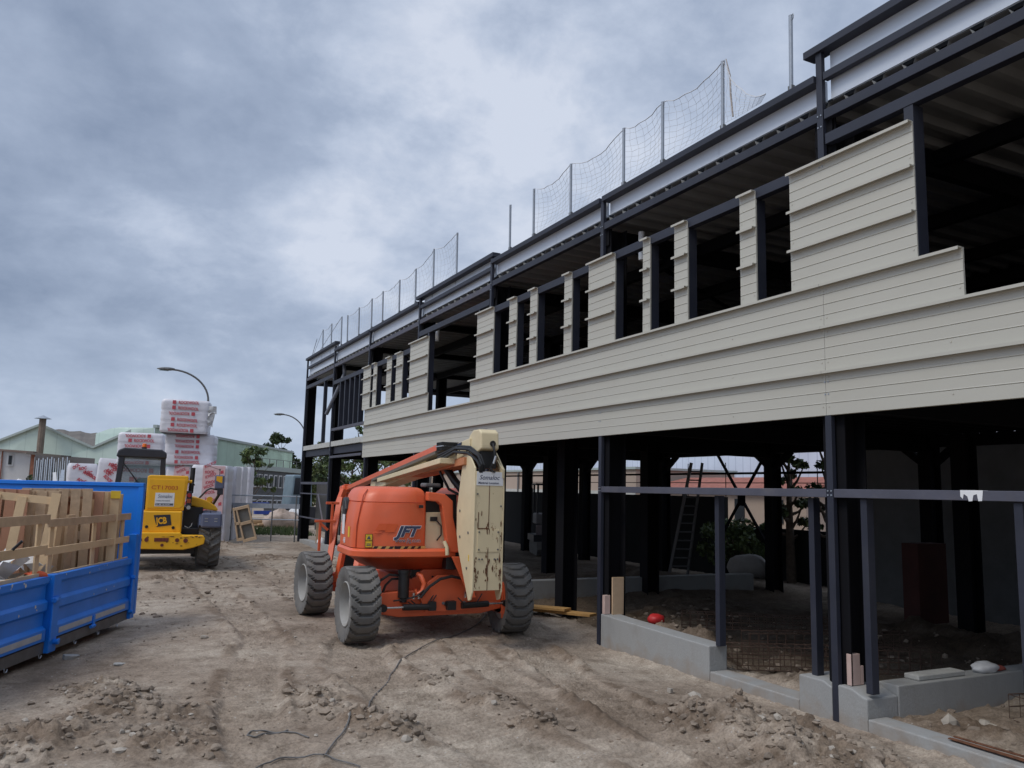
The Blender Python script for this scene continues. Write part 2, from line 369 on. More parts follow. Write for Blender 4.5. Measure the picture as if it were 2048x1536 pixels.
MOUNDS = [(.09, 8.84, .34, .13), (.28, 8.35, .30, .17), (.25, 7.88, .42, .13), (-.33, 7.26, .6, .11), (.58, 6.89, .45, .12), (.71, 7.7, .3, .07),
          (2.0, 8.0, .30, .05), (1.95, 7.35, .26, .08), (2.10, 6.95, .22, .15), (2.25, 6.55, .28, .17), (3.35, 7.0, .25, .09), (3.45, 6.3, .22, .10),
          (3.28, 8.1, .22, .08), (5.0, 5.55, .5, .16), (5.25, 5.05, .55, .17), (4.8, 5.9, .35, .08), (4.9, 4.6, .6, .12), (5.3, 5.9, .45, .10), (5.2, 4.2, .6, .06),
          (3.3, 27.5, .8, .25), (3.2, 25.5, .6, .16), (4.2, 23.4, .9, .13), (4.7, 19.0, .6, .07), (5.2, 20.5, .8, .10), (5.55, 11.9, .5, .10), (5.7, 10.9, .4, .09),
          (1.9, 19.2, .6, .10), (1.2, 18.4, .5, .08),
          (7.1, 6.7, .55, .16), (6.9, 6.3, .4, .10), (6.85, 8.75, .50, .33), (6.8, 8.1, .45, .26), (7.9, 7.7, .5, .17), (7.6, 9.6, .8, .15), (8.6, 11.0, 1.2, .16), (10, 12, 1.2, .2),
          (8.8, 5.9, .8, .25), (10.5, 8.0, 1.5, .35), (12, 6, 1.5, .4), (11.0, 15.6, 1.3, .25), (9.0, 15.2, .9, .16), (6.9, 4.4, .8, .04), (7.3, 3.6, .8, .07)]
def height(x, y, detail=True):
    x = np.asarray(x, float); y = np.asarray(y, float)
    near = 1-sst(30, 60, np.hypot(x, y))
    z = (fbm(x*.22, y*.22, 2, 3)-.5)*.16*near
    z += -.09*sst(4.0, 6.0, x)*(1-sst(8, 12, y))*(1-sst(6.0, 6.6, x))
    z += .09*sst(24, 31, y)*sst(2, 5, x)
    z += .02*sst(6.2, 6.7, x)*(1-sst(28, 30, y))
    z -= .16*sst(6.5, 7.2, x)*(1-sst(13, 14.5, x))*sst(5.3, 6.0, y)*(1-sst(13, 13.6, y))
    rough = .40*sst(.48, .70, fbm(x*.8+4, y*.8, 3, 11))
    for (mx, my, mr, mh) in MOUNDS:
        if mx > 6: k = 1
        else: k = 1
        d2 = ((x-mx)**2+(y-my)**2)/mr**2
        g = np.exp(-d2*1.3)
        z += mh*(.75 if mx < 6 else 1)*g*(.45+1.1*fbm(x*4.1, y*4.1, 4, 5)*k)
        rough = np.maximum(rough, g*1.6)
    inside = sst(6.3, 6.6, x)*(1-sst(13, 16, x))
    rough = np.clip(np.maximum(rough, inside*.8), 0, 1.5)
    trk = np.zeros(x.shape)
    for pts, hw, pitch, chev in TRACKS:
        d, al = segdist(x, y, pts)
        ad = np.abs(d) + (vnoise(x*2.1, y*2.1, 77)-.5)*.10
        m = (1-sst(hw*.80, hw*1.06, ad))
        fade = (.35+.65*sst(.35, .6, fbm(x*.9, y*.9, 2, 21)))
        if hw < .26: fade = fade*.5
        z -= m*.034*fade
        berm = np.exp(-((ad-hw*1.24)/.075)**2)*sst(.28, .6, vnoise(al*2.2, x*0+hw*10, 33))
        z += berm*.030*fade*(.1+1.7*vnoise(x*8, y*8, 31))
        ph = (al + chev*np.abs(d) + .05*vnoise(x*3, y*3, 14))/pitch
        z += m*(.5+.5*fade)*.020*(1.2-2*np.abs(np.sin(math.pi*ph))**.7)*(.55+.9*vnoise(x*3.5, y*3.5, 9))
        rough = rough*(1-.65*m); trk = np.maximum(trk, m); rough = np.maximum(rough, berm*.9*fade)
    if detail:
        nn_ = 1-sst(16, 34, np.hypot(x, y))
        a = fbm(x*5.2, y*5.2, 4, 41, .62)
        ridg = 1-np.abs(2*fbm(x*7.5+3, y*7.5, 3, 51, .6)-1)
        z += nn_*rough*((a-.5)*.11 + (ridg-.75)*.045)
        z += nn_*(fbm(x*7, y*7, 4, 61)-.5)*.016
        z += nn_*rough*(1-np.abs(2*vnoise(x*15, y*15, 55)-1)-.5)*.022
        cl = vnoise(x*14, y*14, 71)
        z += nn_*rough*.026*sst(.60, .85, cl)
        z += nn_*.009*sst(.74, .9, vnoise(x*20, y*20, 81))
    return z
def gz(x, y): return float(height(np.array([x]), np.array([y]), False)[0])
def axis(segs):
    o_ = []
    for a, b, st in segs:
        n = max(1, int(round((b-a)/st))); o_ += list(np.linspace(a, b, n, endpoint=False))
    return np.array(o_ + [segs[-1][1]])
gx = axis([(-900, -200, 100), (-200, -40, 16), (-40, -6, 2), (-6, -1.2, .12), (-1.2, 6.3, .021), (6.3, 9.5, .06), (9.5, 16, .2), (16, 40, 2), (40, 200, 16), (200, 900, 100)])
gy = axis([(-300, -20, 40), (-20, 0, 2), (0, 3.6, .15), (3.6, 9.0, .0165), (9.0, 13.0, .036), (13.0, 20, .07), (20, 34, .16), (34, 80, 2), (80, 260, 20), (260, 1300, 100)])
GX, GY = np.meshgrid(gx, gy); GZ = height(GX, GY)
nx, ny = len(gx), len(gy)
me = bpy.data.meshes.new('ground')
me.vertices.add(nx*ny); me.vertices.foreach_set('co', np.stack([GX, GY, GZ], -1).astype(np.float32).ravel())
ii, jj = np.meshgrid(np.arange(ny-1), np.arange(nx-1), indexing='ij')
q = np.stack([ii*nx+jj, ii*nx+jj+1, (ii+1)*nx+jj+1, (ii+1)*nx+jj], -1).reshape(-1, 4)
me.loops.add(q.size); me.loops.foreach_set('vertex_index', q.ravel().astype(np.int32))
me.polygons.add(len(q)); me.polygons.foreach_set('loop_start', np.arange(0, q.size, 4, dtype=np.int32))
me.update(calc_edges=True); me.polygons.foreach_set('use_smooth', [True]*len(q))

Mg = bpy.data.materials.new('site_mud'); Mg.use_nodes = True
t = Mg.node_tree; b = t.nodes['Principled BSDF']; n_ = t.nodes.new; l_ = t.links.new
b.inputs['Roughness'].default_value = .95; b.inputs['Specular IOR Level'].default_value = .25
co = n_('ShaderNodeTexCoord')
def gn(scale, detail, rough=.6, dist=0):
    n = n_('ShaderNodeTexNoise'); n.inputs['Scale'].default_value = scale; n.inputs['Detail'].default_value = detail
    n.inputs['Roughness'].default_value = rough; n.inputs['Distortion'].default_value = dist; l_(co.outputs['Object'], n.inputs['Vector']); return n.outputs['Fac']
def gramp(src, stops):
    r = n_('ShaderNodeValToRGB'); l_(src, r.inputs[0]); e = r.color_ramp.elements
    e[0].position, e[0].color = stops[0][0], (*stops[0][1], 1); e[1].position, e[1].color = stops[-1][0], (*stops[-1][1], 1)
    for p, c in stops[1:-1]: q_ = e.new(p); q_.color = (*c, 1)
    return r.outputs[0]
def gmix(f, a, b2, typ='MIX'):
    m = n_('ShaderNodeMixRGB'); m.blend_type = typ
    for i, v in enumerate((f, a, b2)):
        if isinstance(v, (int, float)): m.inputs[i].default_value = v
        elif isinstance(v, tuple): m.inputs[i].default_value = (*v, 1)
        else: l_(v, m.inputs[i])
    return m.outputs[0]
base = gramp(gn(.55, 6, .6, .4), [(.30, (.215, .166, .125)), (.48, (.325, .264, .207)), (.66, (.42, .36, .292))])
med = gramp(gn(4.0, 8, .72, .3), [(.33, (.60, .57, .54)), (.50, (.93, .92, .91)), (.68, (1.16, 1.16, 1.16))])
c1 = gmix(1.0, base, med, 'MULTIPLY')
finec = gramp(gn(42, 4, .7), [(.32, (.62, .60, .58)), (.5, (1, 1, 1)), (.70, (1.35, 1.34, 1.32))])
c2 = gmix(.8, c1, finec, 'MULTIPLY')
vo = n_('ShaderNodeTexVoronoi'); vo.inputs['Scale'].default_value = 17; vo.inputs['Randomness'].default_value = 1; l_(co.outputs['Object'], vo.inputs['Vector'])
peb = gramp(vo.outputs['Distance'], [(.10, (1, 1, 1)), (.19, (0, 0, 0))])
pm = gmix(1.0, peb, gramp(gn(3.2, 3), [(.50, (0, 0, 0)), (.62, (.8, .8, .8))]), 'MULTIPLY')
c3 = gmix(pm, c2, (.47, .44, .40))
sx = n_('ShaderNodeSeparateXYZ'); l_(co.outputs['Object'], sx.inputs[0])
def mr(src, a, b2, c, d):
    m = n_('ShaderNodeMapRange'); m.interpolation_type = 'SMOOTHSTEP'; l_(src, m.inputs[0])
    for i, v in enumerate((a, b2, c, d)): m.inputs[1+i].default_value = v
    return m.outputs[0]
# turned soil is darker: moister brown, plus the mounds' shadows put into the colour
atn = n_('ShaderNodeAttribute'); atn.attribute_name = 'turned'
c3 = gmix(mr(atn.outputs['Fac'], .15, .75, 0, .75), c3, gmix(1.0, c3, (.56, .50, .45), 'MULTIPLY'))
# interior shade put into the soil colour across the building footprint
in_shade = gmix(1.0, gmix(1.0, mr(sx.outputs[0], 6.4, 7.0, 0, 1), mr(sx.outputs[0], 13.2, 14.2, 1, 0), 'MULTIPLY'), gmix(1.0, mr(sx.outputs[1], 5.3, 6.2, 0, 1), mr(sx.outputs[1], 28, 29.5, 1, 0), 'MULTIPLY'), 'MULTIPLY')
c3 = gmix(in_shade, c3, gmix(1.0, c3, (.42, .40, .38), 'MULTIPLY'))
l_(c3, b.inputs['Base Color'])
b1 = n_('ShaderNodeBump'); b1.inputs['Strength'].default_value = .5; b1.inputs['Distance'].default_value = .035; l_(gn(24, 9, .72), b1.inputs['Height'])
b2_ = n_('ShaderNodeBump'); b2_.inputs['Strength'].default_value = .45; b2_.inputs['Distance'].default_value = .014; l_(gn(85, 5, .7), b2_.inputs['Height']); l_(b1.outputs[0], b2_.inputs['Normal'])
l_(b2_.outputs[0], b.inputs['Normal'])
turned = np.zeros(GX.shape)
for (mx, my, mr, mh) in MOUNDS: turned = np.maximum(turned, np.exp(-((GX-mx)**2+(GY-my)**2)/mr**2*.9))
for pts, hw, pitch, chev in TRACKS[:5]:
    d_, al_ = segdist(GX, GY, pts); turned = np.maximum(turned, .75*np.exp(-((np.abs(d_)-hw*1.24)/.10)**2))
turned = turned*sst(.30, .62, fbm(GX*3.5, GY*3.5, 3, 93))
at_ = me.attributes.new('turned', 'FLOAT', 'POINT'); at_.data.foreach_set('value', turned.astype(np.float32).ravel())
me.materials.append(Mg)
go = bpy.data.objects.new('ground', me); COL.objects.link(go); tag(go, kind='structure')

# loose stones and clods: nobody could count them
def rock(mb, c, r, sq=.6, seed=0):
    rr = random.Random(seed)
    ph = (1+5**.5)/2
    vs = [(-1, ph, 0), (1, ph, 0), (-1, -ph, 0), (1, -ph, 0), (0, -1, ph), (0, 1, ph), (0, -1, -ph), (0, 1, -ph), (ph, 0, -1), (ph, 0, 1), (-ph, 0, -1), (-ph, 0, 1)]
    fs = [(0,11,5),(0,5,1),(0,1,7),(0,7,10),(0,10,11),(1,5,9),(5,11,4),(11,10,2),(10,7,6),(7,1,8),(3,9,4),(3,4,2),(3,2,6),(3,6,8),(3,8,9),(4,9,5),(2,4,11),(6,2,10),(8,6,7),(9,8,1)]
    rot = Matrix.Rotation(rr.uniform(0, 6.3), 3, 'Z') @ Matrix.Rotation(rr.uniform(-.4, .4), 3, 'X')
    sx, sy = rr.uniform(.7, 1.3), rr.uniform(.6, 1.1)
    mb.add([Vector(c) + rot @ Vector((x*sx, y*sy, z*sq))*(r/1.9*rr.uniform(.72, 1.2)) for x, y, z in vs], fs)
M_clod = mat('dry_clod', (.245, .195, .150), .95, 0, .35, 4, .5, 60)
M_stone = mat('pale_stone', (.36, .32, .27), .9, 0, .2, 5, .3, 60)
rnd.seed(3)
cl = MB(); st = MB(); NP = 0
def wherepts(n, rx, ry):
    X = np.array([rnd.uniform(*rx) for _ in range(n)]); Y = np.array([rnd.uniform(*ry) for _ in range(n)])
    return X, Y, height(X, Y)
X, Y, Z = wherepts(5200, (-1.2, 5.95), (4.0, 13.5)); W = fbm(X*.8+4, Y*.8, 3, 11)
for i in range(len(X)):
    wgt = (1.0 if W[i] > .5 else .25)
    for (mx, my, mr, mh) in MOUNDS[:20]:
        if (X[i]-mx)**2+(Y[i]-my)**2 < (mr*1.15)**2: wgt = 1.6
    if rnd.random() < wgt*.34:
        r = .006+.020*rnd.random()**2.2 + (.028*rnd.random()**3 if wgt > 1 else 0)
        rock(cl if rnd.random() < .93 else st, (X[i], Y[i], Z[i]+r*.2), r, rnd.uniform(.4, .75), i)
for (mx, my, mr, mh) in MOUNDS[:20]:
    n = min(int(110*mr*mh/.06), 75)
    X = np.array([rnd.gauss(mx, mr*.55) for _ in range(n)]); Y = np.array([rnd.gauss(my, mr*.55) for _ in range(n)]); Z = height(X, Y)
    for i in range(n):
        if X[i] > 6.02: continue
        r = .012+.05*rnd.random()**2.6; rock(cl if rnd.random() < .94 else st, (X[i], Y[i], Z[i]+r*.15), r, rnd.uniform(.45, .8), i+9000)
X, Y, Z = wherepts(500, (6.4, 10.5), (3.2, 12))
for i in range(len(X)):
    r = .012+.05*rnd.random()**3; rock(cl if rnd.random() < .7 or Y[i] > 5.2 else st, (X[i], Y[i], Z[i]+r*.2), r, .6, i+20000)
X, Y, Z = wherepts(700, (-.5, 6), (13.5, 24))
for i in range(len(X)):
    r = .02+.05*rnd.random()**3; rock(cl, (X[i], Y[i], Z[i]+r*.1), r, .5, i+30000)
tag(cl.build('loose_clods', M_clod, None, fixn=False), 'brown crumbled soil clods scattered over the rutted site ground', 'soil clods', kind='stuff')
tag(st.build('loose_stones', M_stone, None, fixn=False), 'small pale stones lying scattered on the muddy ground', 'stones', kind='stuff')
def slab(lx, ly, sx, sy, h, rz, label, nm='flat_stone', m=M_stone, z=None):
    n = 7; rr = random.Random(int(lx*100)); pts = []
    for k in range(n):
        a_ = 2*math.pi*k/n + rr.uniform(-.25, .25); pts.append((sx*math.cos(a_)*rr.uniform(.75, 1), sy*math.sin(a_)*rr.uniform(.75, 1)))
    zz_ = float(height(np.array([lx]), np.array([ly]))[0])
    T = thing(nm, (lx, ly, zz_), rz) if False else None
    mb = MB(); mb.prism(pts, (0, 0, h), (0, 0, 0), (1, 0, 0), (0, 1, 0))
    o = mb.build(nm, m, None, bevel=.004); o.location = (lx, ly, zz_+.0); o.rotation_euler = (.06, .12, rz)
    return tag(o, label, 'stone')
slab(-.17, 10.68, .10, .07, .05, .3, 'dark grey flat stone just right of the blue skip base', m=M_conc)
slab(.32, 10.15, .09, .06, .02, 1.0, 'pale flat chip of stone right of the dark stone', m=M_conc2)
slab(1.33, 11.4, .06, .05, .03, .5, 'small white stone out in the open ground left of the lift')
slab(5.42, 7.05, .04, .035, .05, .8, 'white broken stone at the foot of the low concrete wall', m=M_stone)

# cables
def cable(name, pts, r, label, m, lift=.012):
    P = [Vector((x, y, 0)) for x, y in pts]; out_ = []
    for i in range(len(P)-1):
        p0 = P[max(i-1, 0)]; p1 = P[i]; p2 = P[i+1]; p3 = P[min(i+2, len(P)-1)]
        for k in range(10):
            t_ = k/10; out_.append(.5*((2*p1)+(p2-p0)*t_+(2*p0-5*p1+4*p2-p3)*t_**2+(3*p1-3*p2+p3-p0)*t_**3))
    out_.append(P[-1])
    H = height(np.array([p.x for p in out_]), np.array([p.y for p in out_]))
    H = np.convolve(np.pad(H, 2, 'edge'), np.ones(5)/5, 'valid')+lift
    mb = MB(); mb.tube([(p.x, p.y, h) for p, h in zip(out_, H)], r, 6)
    return tag(mb.build(name, m, None, smooth=60), label, 'cable')
cable('power_cable', [(5.6, 11.9), (5.43, 11.65), (4.79, 10.9), (4.3, 10.45), (3.94, 10.1), (3.45, 9.5), (3.19, 9.1), (2.95, 8.7), (2.8, 8.36), (2.5, 7.85), (2.38, 7.57), (2.26, 7.28), (2.07, 7.05), (1.95, 6.8), (1.78, 6.53), (1.66, 6.3), (1.6, 6.2)], .007,
      'long grey cable winding from under the orange lift to the foreground', M_cable, .016)
cable('power_cable', [(1.0, 6.02), (1.15, 6.2), (1.32, 6.33), (1.5, 6.31), (1.62, 6.22), (1.72, 6.05), (1.8, 5.9)], .006, 'short dark cable crossing the bottom edge of the ground', M_cable, .016)
cable('power_cable', [(1.62, 6.72), (1.56, 6.9), (1.42, 7.03), (1.26, 7.08), (1.19, 7.0), (1.25, 6.93), (1.40, 7.0), (1.52, 7.02)], .006, 'pale grey loop of wire left of the long cable', M_cable, .010)

# ------------------------------------------------------------------ the steel frame building
FX = 6.2; XB = 13.3
BY = [1.72, 5.60, 9.64, 13.45, 17.35, 21.25, 25.05, 28.95]
Bd = thing('steel_frame_building', (FX, 13, 0), 0, 'half clad two storey dark steel frame building with cream cladding band', 'building')
def bb(name, m, fn, bevel=0, smooth=None):
    mb = MB(); fn(mb); return mb.build(name, m, Bd, bevel=bevel, world=True, smooth=smooth)
def hea(mb, x, y, z0, z1, d=.28, w=.26, t=.014):
    # web along X, flanges facing +-X
    mb.box(x, x+t, y-w/2, y+w/2, z0, z1); mb.box(x+d-t, x+d, y-w/2, y+w/2, z0, z1); mb.box(x+t, x+d-t, y-t/2, y+t/2, z0, z1)
# slender facade tubes
tops = {0: 6.6, 1: 6.52, 2: 6.24, 3: 6.36, 4: 6.36, 5: 6.22, 6: 6.40, 7: 6.46}
for i, y in enumerate(BY):
    z0 = -.3 if i > 0 else 0
    bb('facade_post', M_steel, lambda m: m.box(FX+.004, FX+.056, y-.03, y+.045, z0, tops[i]), .004)
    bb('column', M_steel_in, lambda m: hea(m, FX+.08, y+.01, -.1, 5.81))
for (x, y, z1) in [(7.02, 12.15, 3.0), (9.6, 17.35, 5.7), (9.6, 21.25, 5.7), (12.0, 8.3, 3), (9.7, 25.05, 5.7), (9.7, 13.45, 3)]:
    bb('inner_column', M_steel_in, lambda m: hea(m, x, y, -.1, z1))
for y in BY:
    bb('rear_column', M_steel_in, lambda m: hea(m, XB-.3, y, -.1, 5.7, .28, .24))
# intermediate tubes low storey (props under the sill rail)
for (x, y, z0, z1) in [(FX+.1, 7.33, .33, 2.0), (FX+.1, 5.94, .26, 2.0), (FX+.04, 5.26, .28, 2.0), (FX+.03, 3.84, -.05, 2.0), (FX+.03, 3.55, -.05, 2.0)]:
    bb('sill_prop', M_steel, lambda m: m.box(x, x+.09, y-.035, y+.035, z0, z1), .004)
for i in range(2):
    y0, y1 = BY[i]+.05, BY[i+1]-.04
    bb('sill_rail', M_rail, lambda m: m.box(FX+.0, FX+.08, y0, y1, 2.008, 2.088), .004)
y0, y1 = -2.2, BY[0]-.04
bb('sill_rail', M_rail, lambda m: m.box(FX+.0, FX+.08, y0, y1, 2.008, 2.088), .004)
bb('sill_rail', M_rail, lambda m: m.box(FX+.0, FX+.06, 25.1, 28.9, 2.05, 2.13), .004)
bb('sill_rail', M_rail, lambda m: m.box(FX+.0, FX+.06, 21.6, 25.0, 2.86, 2.93), .004)
bb('sill_rail', M_rail, lambda m: m.box(FX+.0, FX+.06, 25.1, 28.9, 1.72, 1.76), .003)
bb('sill_rail', M_rail, lambda m: m.box(FX+.0, FX+.06, 25.1, 28.9, .92, .96), .003)
# whitewash drips on the sill rail
def drip(m):
    ys = [4.13, 4.02]
    m.prism([(0, 0), (0, -.05), (.02, -.07), (.03, -.03), (.06, -.05), (.07, -.088), (.10, -.085), (.11, -.04), (.14, -.03), (.15, -.085), (.18, -.083), (.19, -.01), (.19, 0)],
            (-.002, 0, 0), (FX-.001, 4.28, 2.090), (0, -1, 0), (0, 0, 1))
    m.box(FX, FX+.06, 4.09, 4.28, 2.0885, 2.0905)
bb('paint_drip', M_white, drip)
# upper head rails
for (a_, c_, z0, z1) in [(1.77, 5.55, 5.52, 5.63), (-2.2, 1.68, 5.52, 5.63), (5.66, 9.59, 5.27, 5.385), (9.70, 13.40, 5.25, 5.365), (13.51, 17.30, 5.44, 5.56), (17.41, 21.2, 5.15, 5.27), (21.31, 25.0, 5.15, 5.27), (25.11, 28.9, 5.40, 5.52)]:
    bb('head_rail', M_steel, lambda m: m.box(FX+.006, FX+.10, a_, c_, z0, z1), .004)
bb('head_rail', M_rail, lambda m: m.box(FX+.004, FX+.09, 21.31, 25.0, 3.70, 3.78), .004)
# eaves beams
for i in range(len(BY)):
    a_ = (BY[i-1] if i else -2.2)+.05; c_ = BY[i]-.04
    dz = [.12, .12, .12, .11, .07, .05, .04, .03][i]
    bb('eaves_beam', M_rail if i > 3 else M_steel, lambda m: m.box(FX+.01, FX+.09, a_, c_, 5.67+dz, 5.77+dz), .003)
    raised = i in (0, 1, 4, 7)
    zt = {0: 6.60, 1: 6.60, 2: 6.29, 3: 6.29, 4: 6.42, 5: 6.29, 6: 6.29, 7: 6.54}[i]
    bb('parapet_rail', M_steel, lambda m: m.box(FX-.025, FX+.14, a_-(.0 if not raised else .15), c_+(.02 if not raised else .22), zt-.08, zt), .004)
    if raised:
        mz = 6.24 if i < 2 else (6.13 if i == 4 else 6.16)
        bb('parapet_rail', M_steel, lambda m: m.box(FX+.01, FX+.08, a_, c_, mz-.03, mz+.05), .004)
    pans = [(a_-.04, (a_+c_)/2-.4), ((a_+c_)/2-.394, c_-.02)]
    for (p0, p1) in pans:
        bb('parapet_panel', M_parapet, lambda m: m.box(FX+.10, FX+.13, p0, p1, 5.90+dz, zt-.05))
# roof deck: trapezoidal sheet, ribs run along X, open ends visible under the parapet
def deck(m, z, y0, y1, x0, x1, h=.075, pitch=.33):
    P = []; y = y0
    prof = []
    while y < y1:
        for dy, dz in ((0, h), (pitch*.58, h), (pitch*.68, 0), (pitch*.90, 0)):
            prof.append((y+dy, z+dz))
        y += pitch
    m.grid([[(x0, a_, c_) for a_, c_ in prof], [(x1, a_, c_) for a_, c_ in prof]])
    m.grid([[(x0, a_, c_+.004) for a_, c_ in prof], [(x1, a_, c_+.004) for a_, c_ in prof]])
for i in range(len(BY)):
    a_ = (BY[i-1] if i else -2.2)+.0; c_ = BY[i]
    bb('roof_deck', M_deck, lambda m: deck(m, 5.785+[.12, .12, .12, .11, .07, .05, .04, .03][i], a_+.02, c_-.05, FX+.082, XB+.1))
bb('roof_membrane', M_black, lambda m: m.box(FX+.16, XB+.2, -2.2, 28.95, 6.0, 6.06))
# roof purlins and rafters
for k, x in enumerate((7.9, 9.7, 11.5, 13.1)):
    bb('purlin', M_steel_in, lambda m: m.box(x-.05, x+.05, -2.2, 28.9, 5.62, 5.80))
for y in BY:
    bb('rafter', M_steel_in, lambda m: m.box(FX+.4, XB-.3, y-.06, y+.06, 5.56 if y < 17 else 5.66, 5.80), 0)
# diagonal roof braces
for y_ in (9.7, 5.7, 1.8): bb('roof_brace', M_steel_in, lambda m: m.beam((6.5, y_, 5.70), (12.9, y_+3.7, 5.70), .05, .05))
# first floor
bb('floor_beam', M_steel_in, lambda m: m.box(FX+.12, FX+.30, -2.2, 28.9, 2.99, 3.21))
bb('floor_beam', M_steel, lambda m: (m.box(FX+.10, FX+.28, 21.5, 28.85, 3.0, 3.02), m.box(FX+.10, FX+.28, 21.5, 28.85, 3.19, 3.205), m.box(FX+.10, FX+.12, 21.5, 28.85, 3.02, 3.19)))
bb('floor_slab', M_floor, lambda m: m.box(FX+.02, XB, 21.3, 28.95, 3.225, 3.375))
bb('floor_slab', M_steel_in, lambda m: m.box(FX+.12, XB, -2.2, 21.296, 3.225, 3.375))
bb('floor_deck', M_steel_in, lambda m: deck(m, 3.14, -2.2, 28.8, FX+.3, XB, .06, .3))
for y in BY[:-1]:
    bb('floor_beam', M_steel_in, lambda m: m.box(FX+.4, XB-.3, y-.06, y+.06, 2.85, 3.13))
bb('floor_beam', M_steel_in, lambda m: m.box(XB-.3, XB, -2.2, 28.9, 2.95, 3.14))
# knee haunches visible against the light at the rear
for y in BY[2:]:
    bb('knee_brace', M_steel_in, lambda m: (m.beam((XB-.15, y+.1, 2.65), (XB-.15, y+.55, 2.98), .1, .12), m.beam((XB-.15, y-.1, 2.65), (XB-.15, y-.55, 2.98), .1, .12)))
# rear rails + cross bracing
bb('rear_rail', M_steel_in, lambda m: m.box(XB-.1, XB-.05, 12.0, 28.9, 2.50, 2.55))
bb('cross_brace', M_steel_in, lambda m: (m.beam((XB-.2, 13.5, .35), (XB-.2, 17.2, 2.98), .05, .05) if False else (m.beam((XB-.12, 13.65, .9), (XB-.12, 15.3, 3.0), .05, .05), m.beam((XB-.12, 13.65, 3.0), (XB-.12, 15.3, .9), .05, .05), m.box(XB-.13, XB-.11, 14.36, 14.6, 1.78, 2.13))))
bb('rear_brace', M_steel_in, lambda m: m.beam((XB-.2, 5.8, 2.9), (XB-.2, 8.0, .3), .06, .06))
# rear upper wall closed on the near bays, end gable framing on the far side
bb('rear_wall_sheet', M_steel_in, lambda m: m.box(XB+.02, XB+.06, -2.2, 24.9, 3.38, 5.99))
bb('gable_rail', M_steel, lambda m: m.box(FX+.12, XB-.02, 28.85, 28.97, 5.56, 5.64))
bb('gable_post', M_steel, lambda m: m.box(7.5, 7.62, 28.86, 28.95, 3.38, 5.56))
# mullions (dark) : facade bays
mull = [4.60, 6.0-.04, 6.57, 7.74, 8.51, 9.33, 10.51, 11.63, 12.38, 13.31, 16.70, 18.42, 19.25, 20.50, 21.05]
for y in mull:
    z0 = 3.38; z1 = 5.27 if y < 17.35 else 5.15
    if y < 5: z1 = 5.52
    if y == 16.70: z1 = 5.44
    bb('mullion', M_steel, lambda m: m.box(FX+.012, FX+.15, y-.035, y+.06, z0, z1), .003)
bb('mullion', M_steel, lambda m: m.box(FX+.012, FX+.10, 13.94, 14.0, 4.1, 5.44), .003)
for y in (22.1, 22.6, 23.1, 23.65, 24.2):
    bb('mullion', M_steel, lambda m: m.box(FX+.014, FX+.16, y-.04, y+.05, 3.78, 5.15), .003)
bb('mullion', M_steel, lambda m: m.box(FX+.012, FX+.12, 26.2, 26.3, 3.38, 5.4), .003)

# cream cladding trays
PZ = [2.79, 3.222, 3.665, 4.09, 4.53, 4.945, 5.36]
def tray(m, y0, y1, z0, z1, xf=FX, led=True, ext=.10, cut=.07):
    h = z1-z0; x = xf
    # profile: flat bands stepped by shallow folds, vertical section
    prof = [(x+.02, z0), (x, z0+.004)]
    for f in (.27, .52, .76):
        zf = z0+h*f
        prof += [(x, zf-.006), (x+.0038, zf-.003), (x+.0038, zf+.001), (x-.003, zf+.005), (x, zf+.012)]
    prof += [(x, z1-.035), (x-.004, z1-.03), (x-.004, z1-.003), (x+.02, z1)]
    m.grid([[(a_, y1, c_) for a_, c_ in prof], [(a_, y0, c_) for a_, c_ in prof]])
    m.add([(x+.02, y0, z0), (x+.02, y1, z0), (x+.02, y1, z1), (x+.02, y0, z1)], [(0, 1, 2, 3)])
    n = len(prof)
    m.add([(a_, y0, c_) for a_, c_ in prof], [tuple(range(n))]); m.add([(a_, y1, c_) for a_, c_ in prof], [tuple(range(n-1, -1, -1))])
    ys_ = [y0+.035, y1-.035] + ([y0+k*1.3 for k in range(1, int((y1-y0)/1.3))] if y1-y0 > 2 else [])
    for yy in ys_:
        for zf in (z1-.055, z0+h*.20):
            m.box(x-.004, x, yy-.006, yy+.006, zf-.006, zf+.006)
    if led:
        m.box(x-.055, x-.005, y0+.0, y1+.0, z1-.010, z1+.001)
        m.box(x-.058, x-.055, y0+.0, y1+.0, z1-.026, z1+.001)
def ctray(y0, y1, k, led=True):
    bb('cladding_tray', M_clad, lambda m: tray(m, y0, y1, PZ[k]+.001, PZ[k+1], led=led))
for k in (0, 1):
    for (a_, c_) in ((-2.2, 5.618), (5.622, 13.9), (13.904, 21.45)):
        ctray(a_, c_, k, True)
for (a_, c_) in ((4.16, 5.618), (5.622, 13.9), (13.904, 14.28)): ctray(a_, c_, 2)
ctray(16.58, 21.42, 2)
strips = [(4.57, 6.03), (6.53, 6.78), (7.70, 7.96), (8.47, 8.63), (9.29, 9.99), (10.47, 10.70), (11.59, 11.84), (12.34, 12.63), (13.27, 14.02)]
for (a_, c_) in strips:
    for k in (3, 4, 5): ctray(a_, c_, k)
for (a_, c_) in ((16.65, 17.85), (18.38, 18.85), (19.22, 19.6), (20.45, 20.75), (21.0, 21.68)):
    for k in (3, 4, 5):
        z0 = PZ[k]+.001; z1 = PZ[k+1]-(.10 if k == 5 and c_ > 18 else 0)
        bb('cladding_tray', M_clad, lambda m: tray(m, a_, c_, z0, z1))
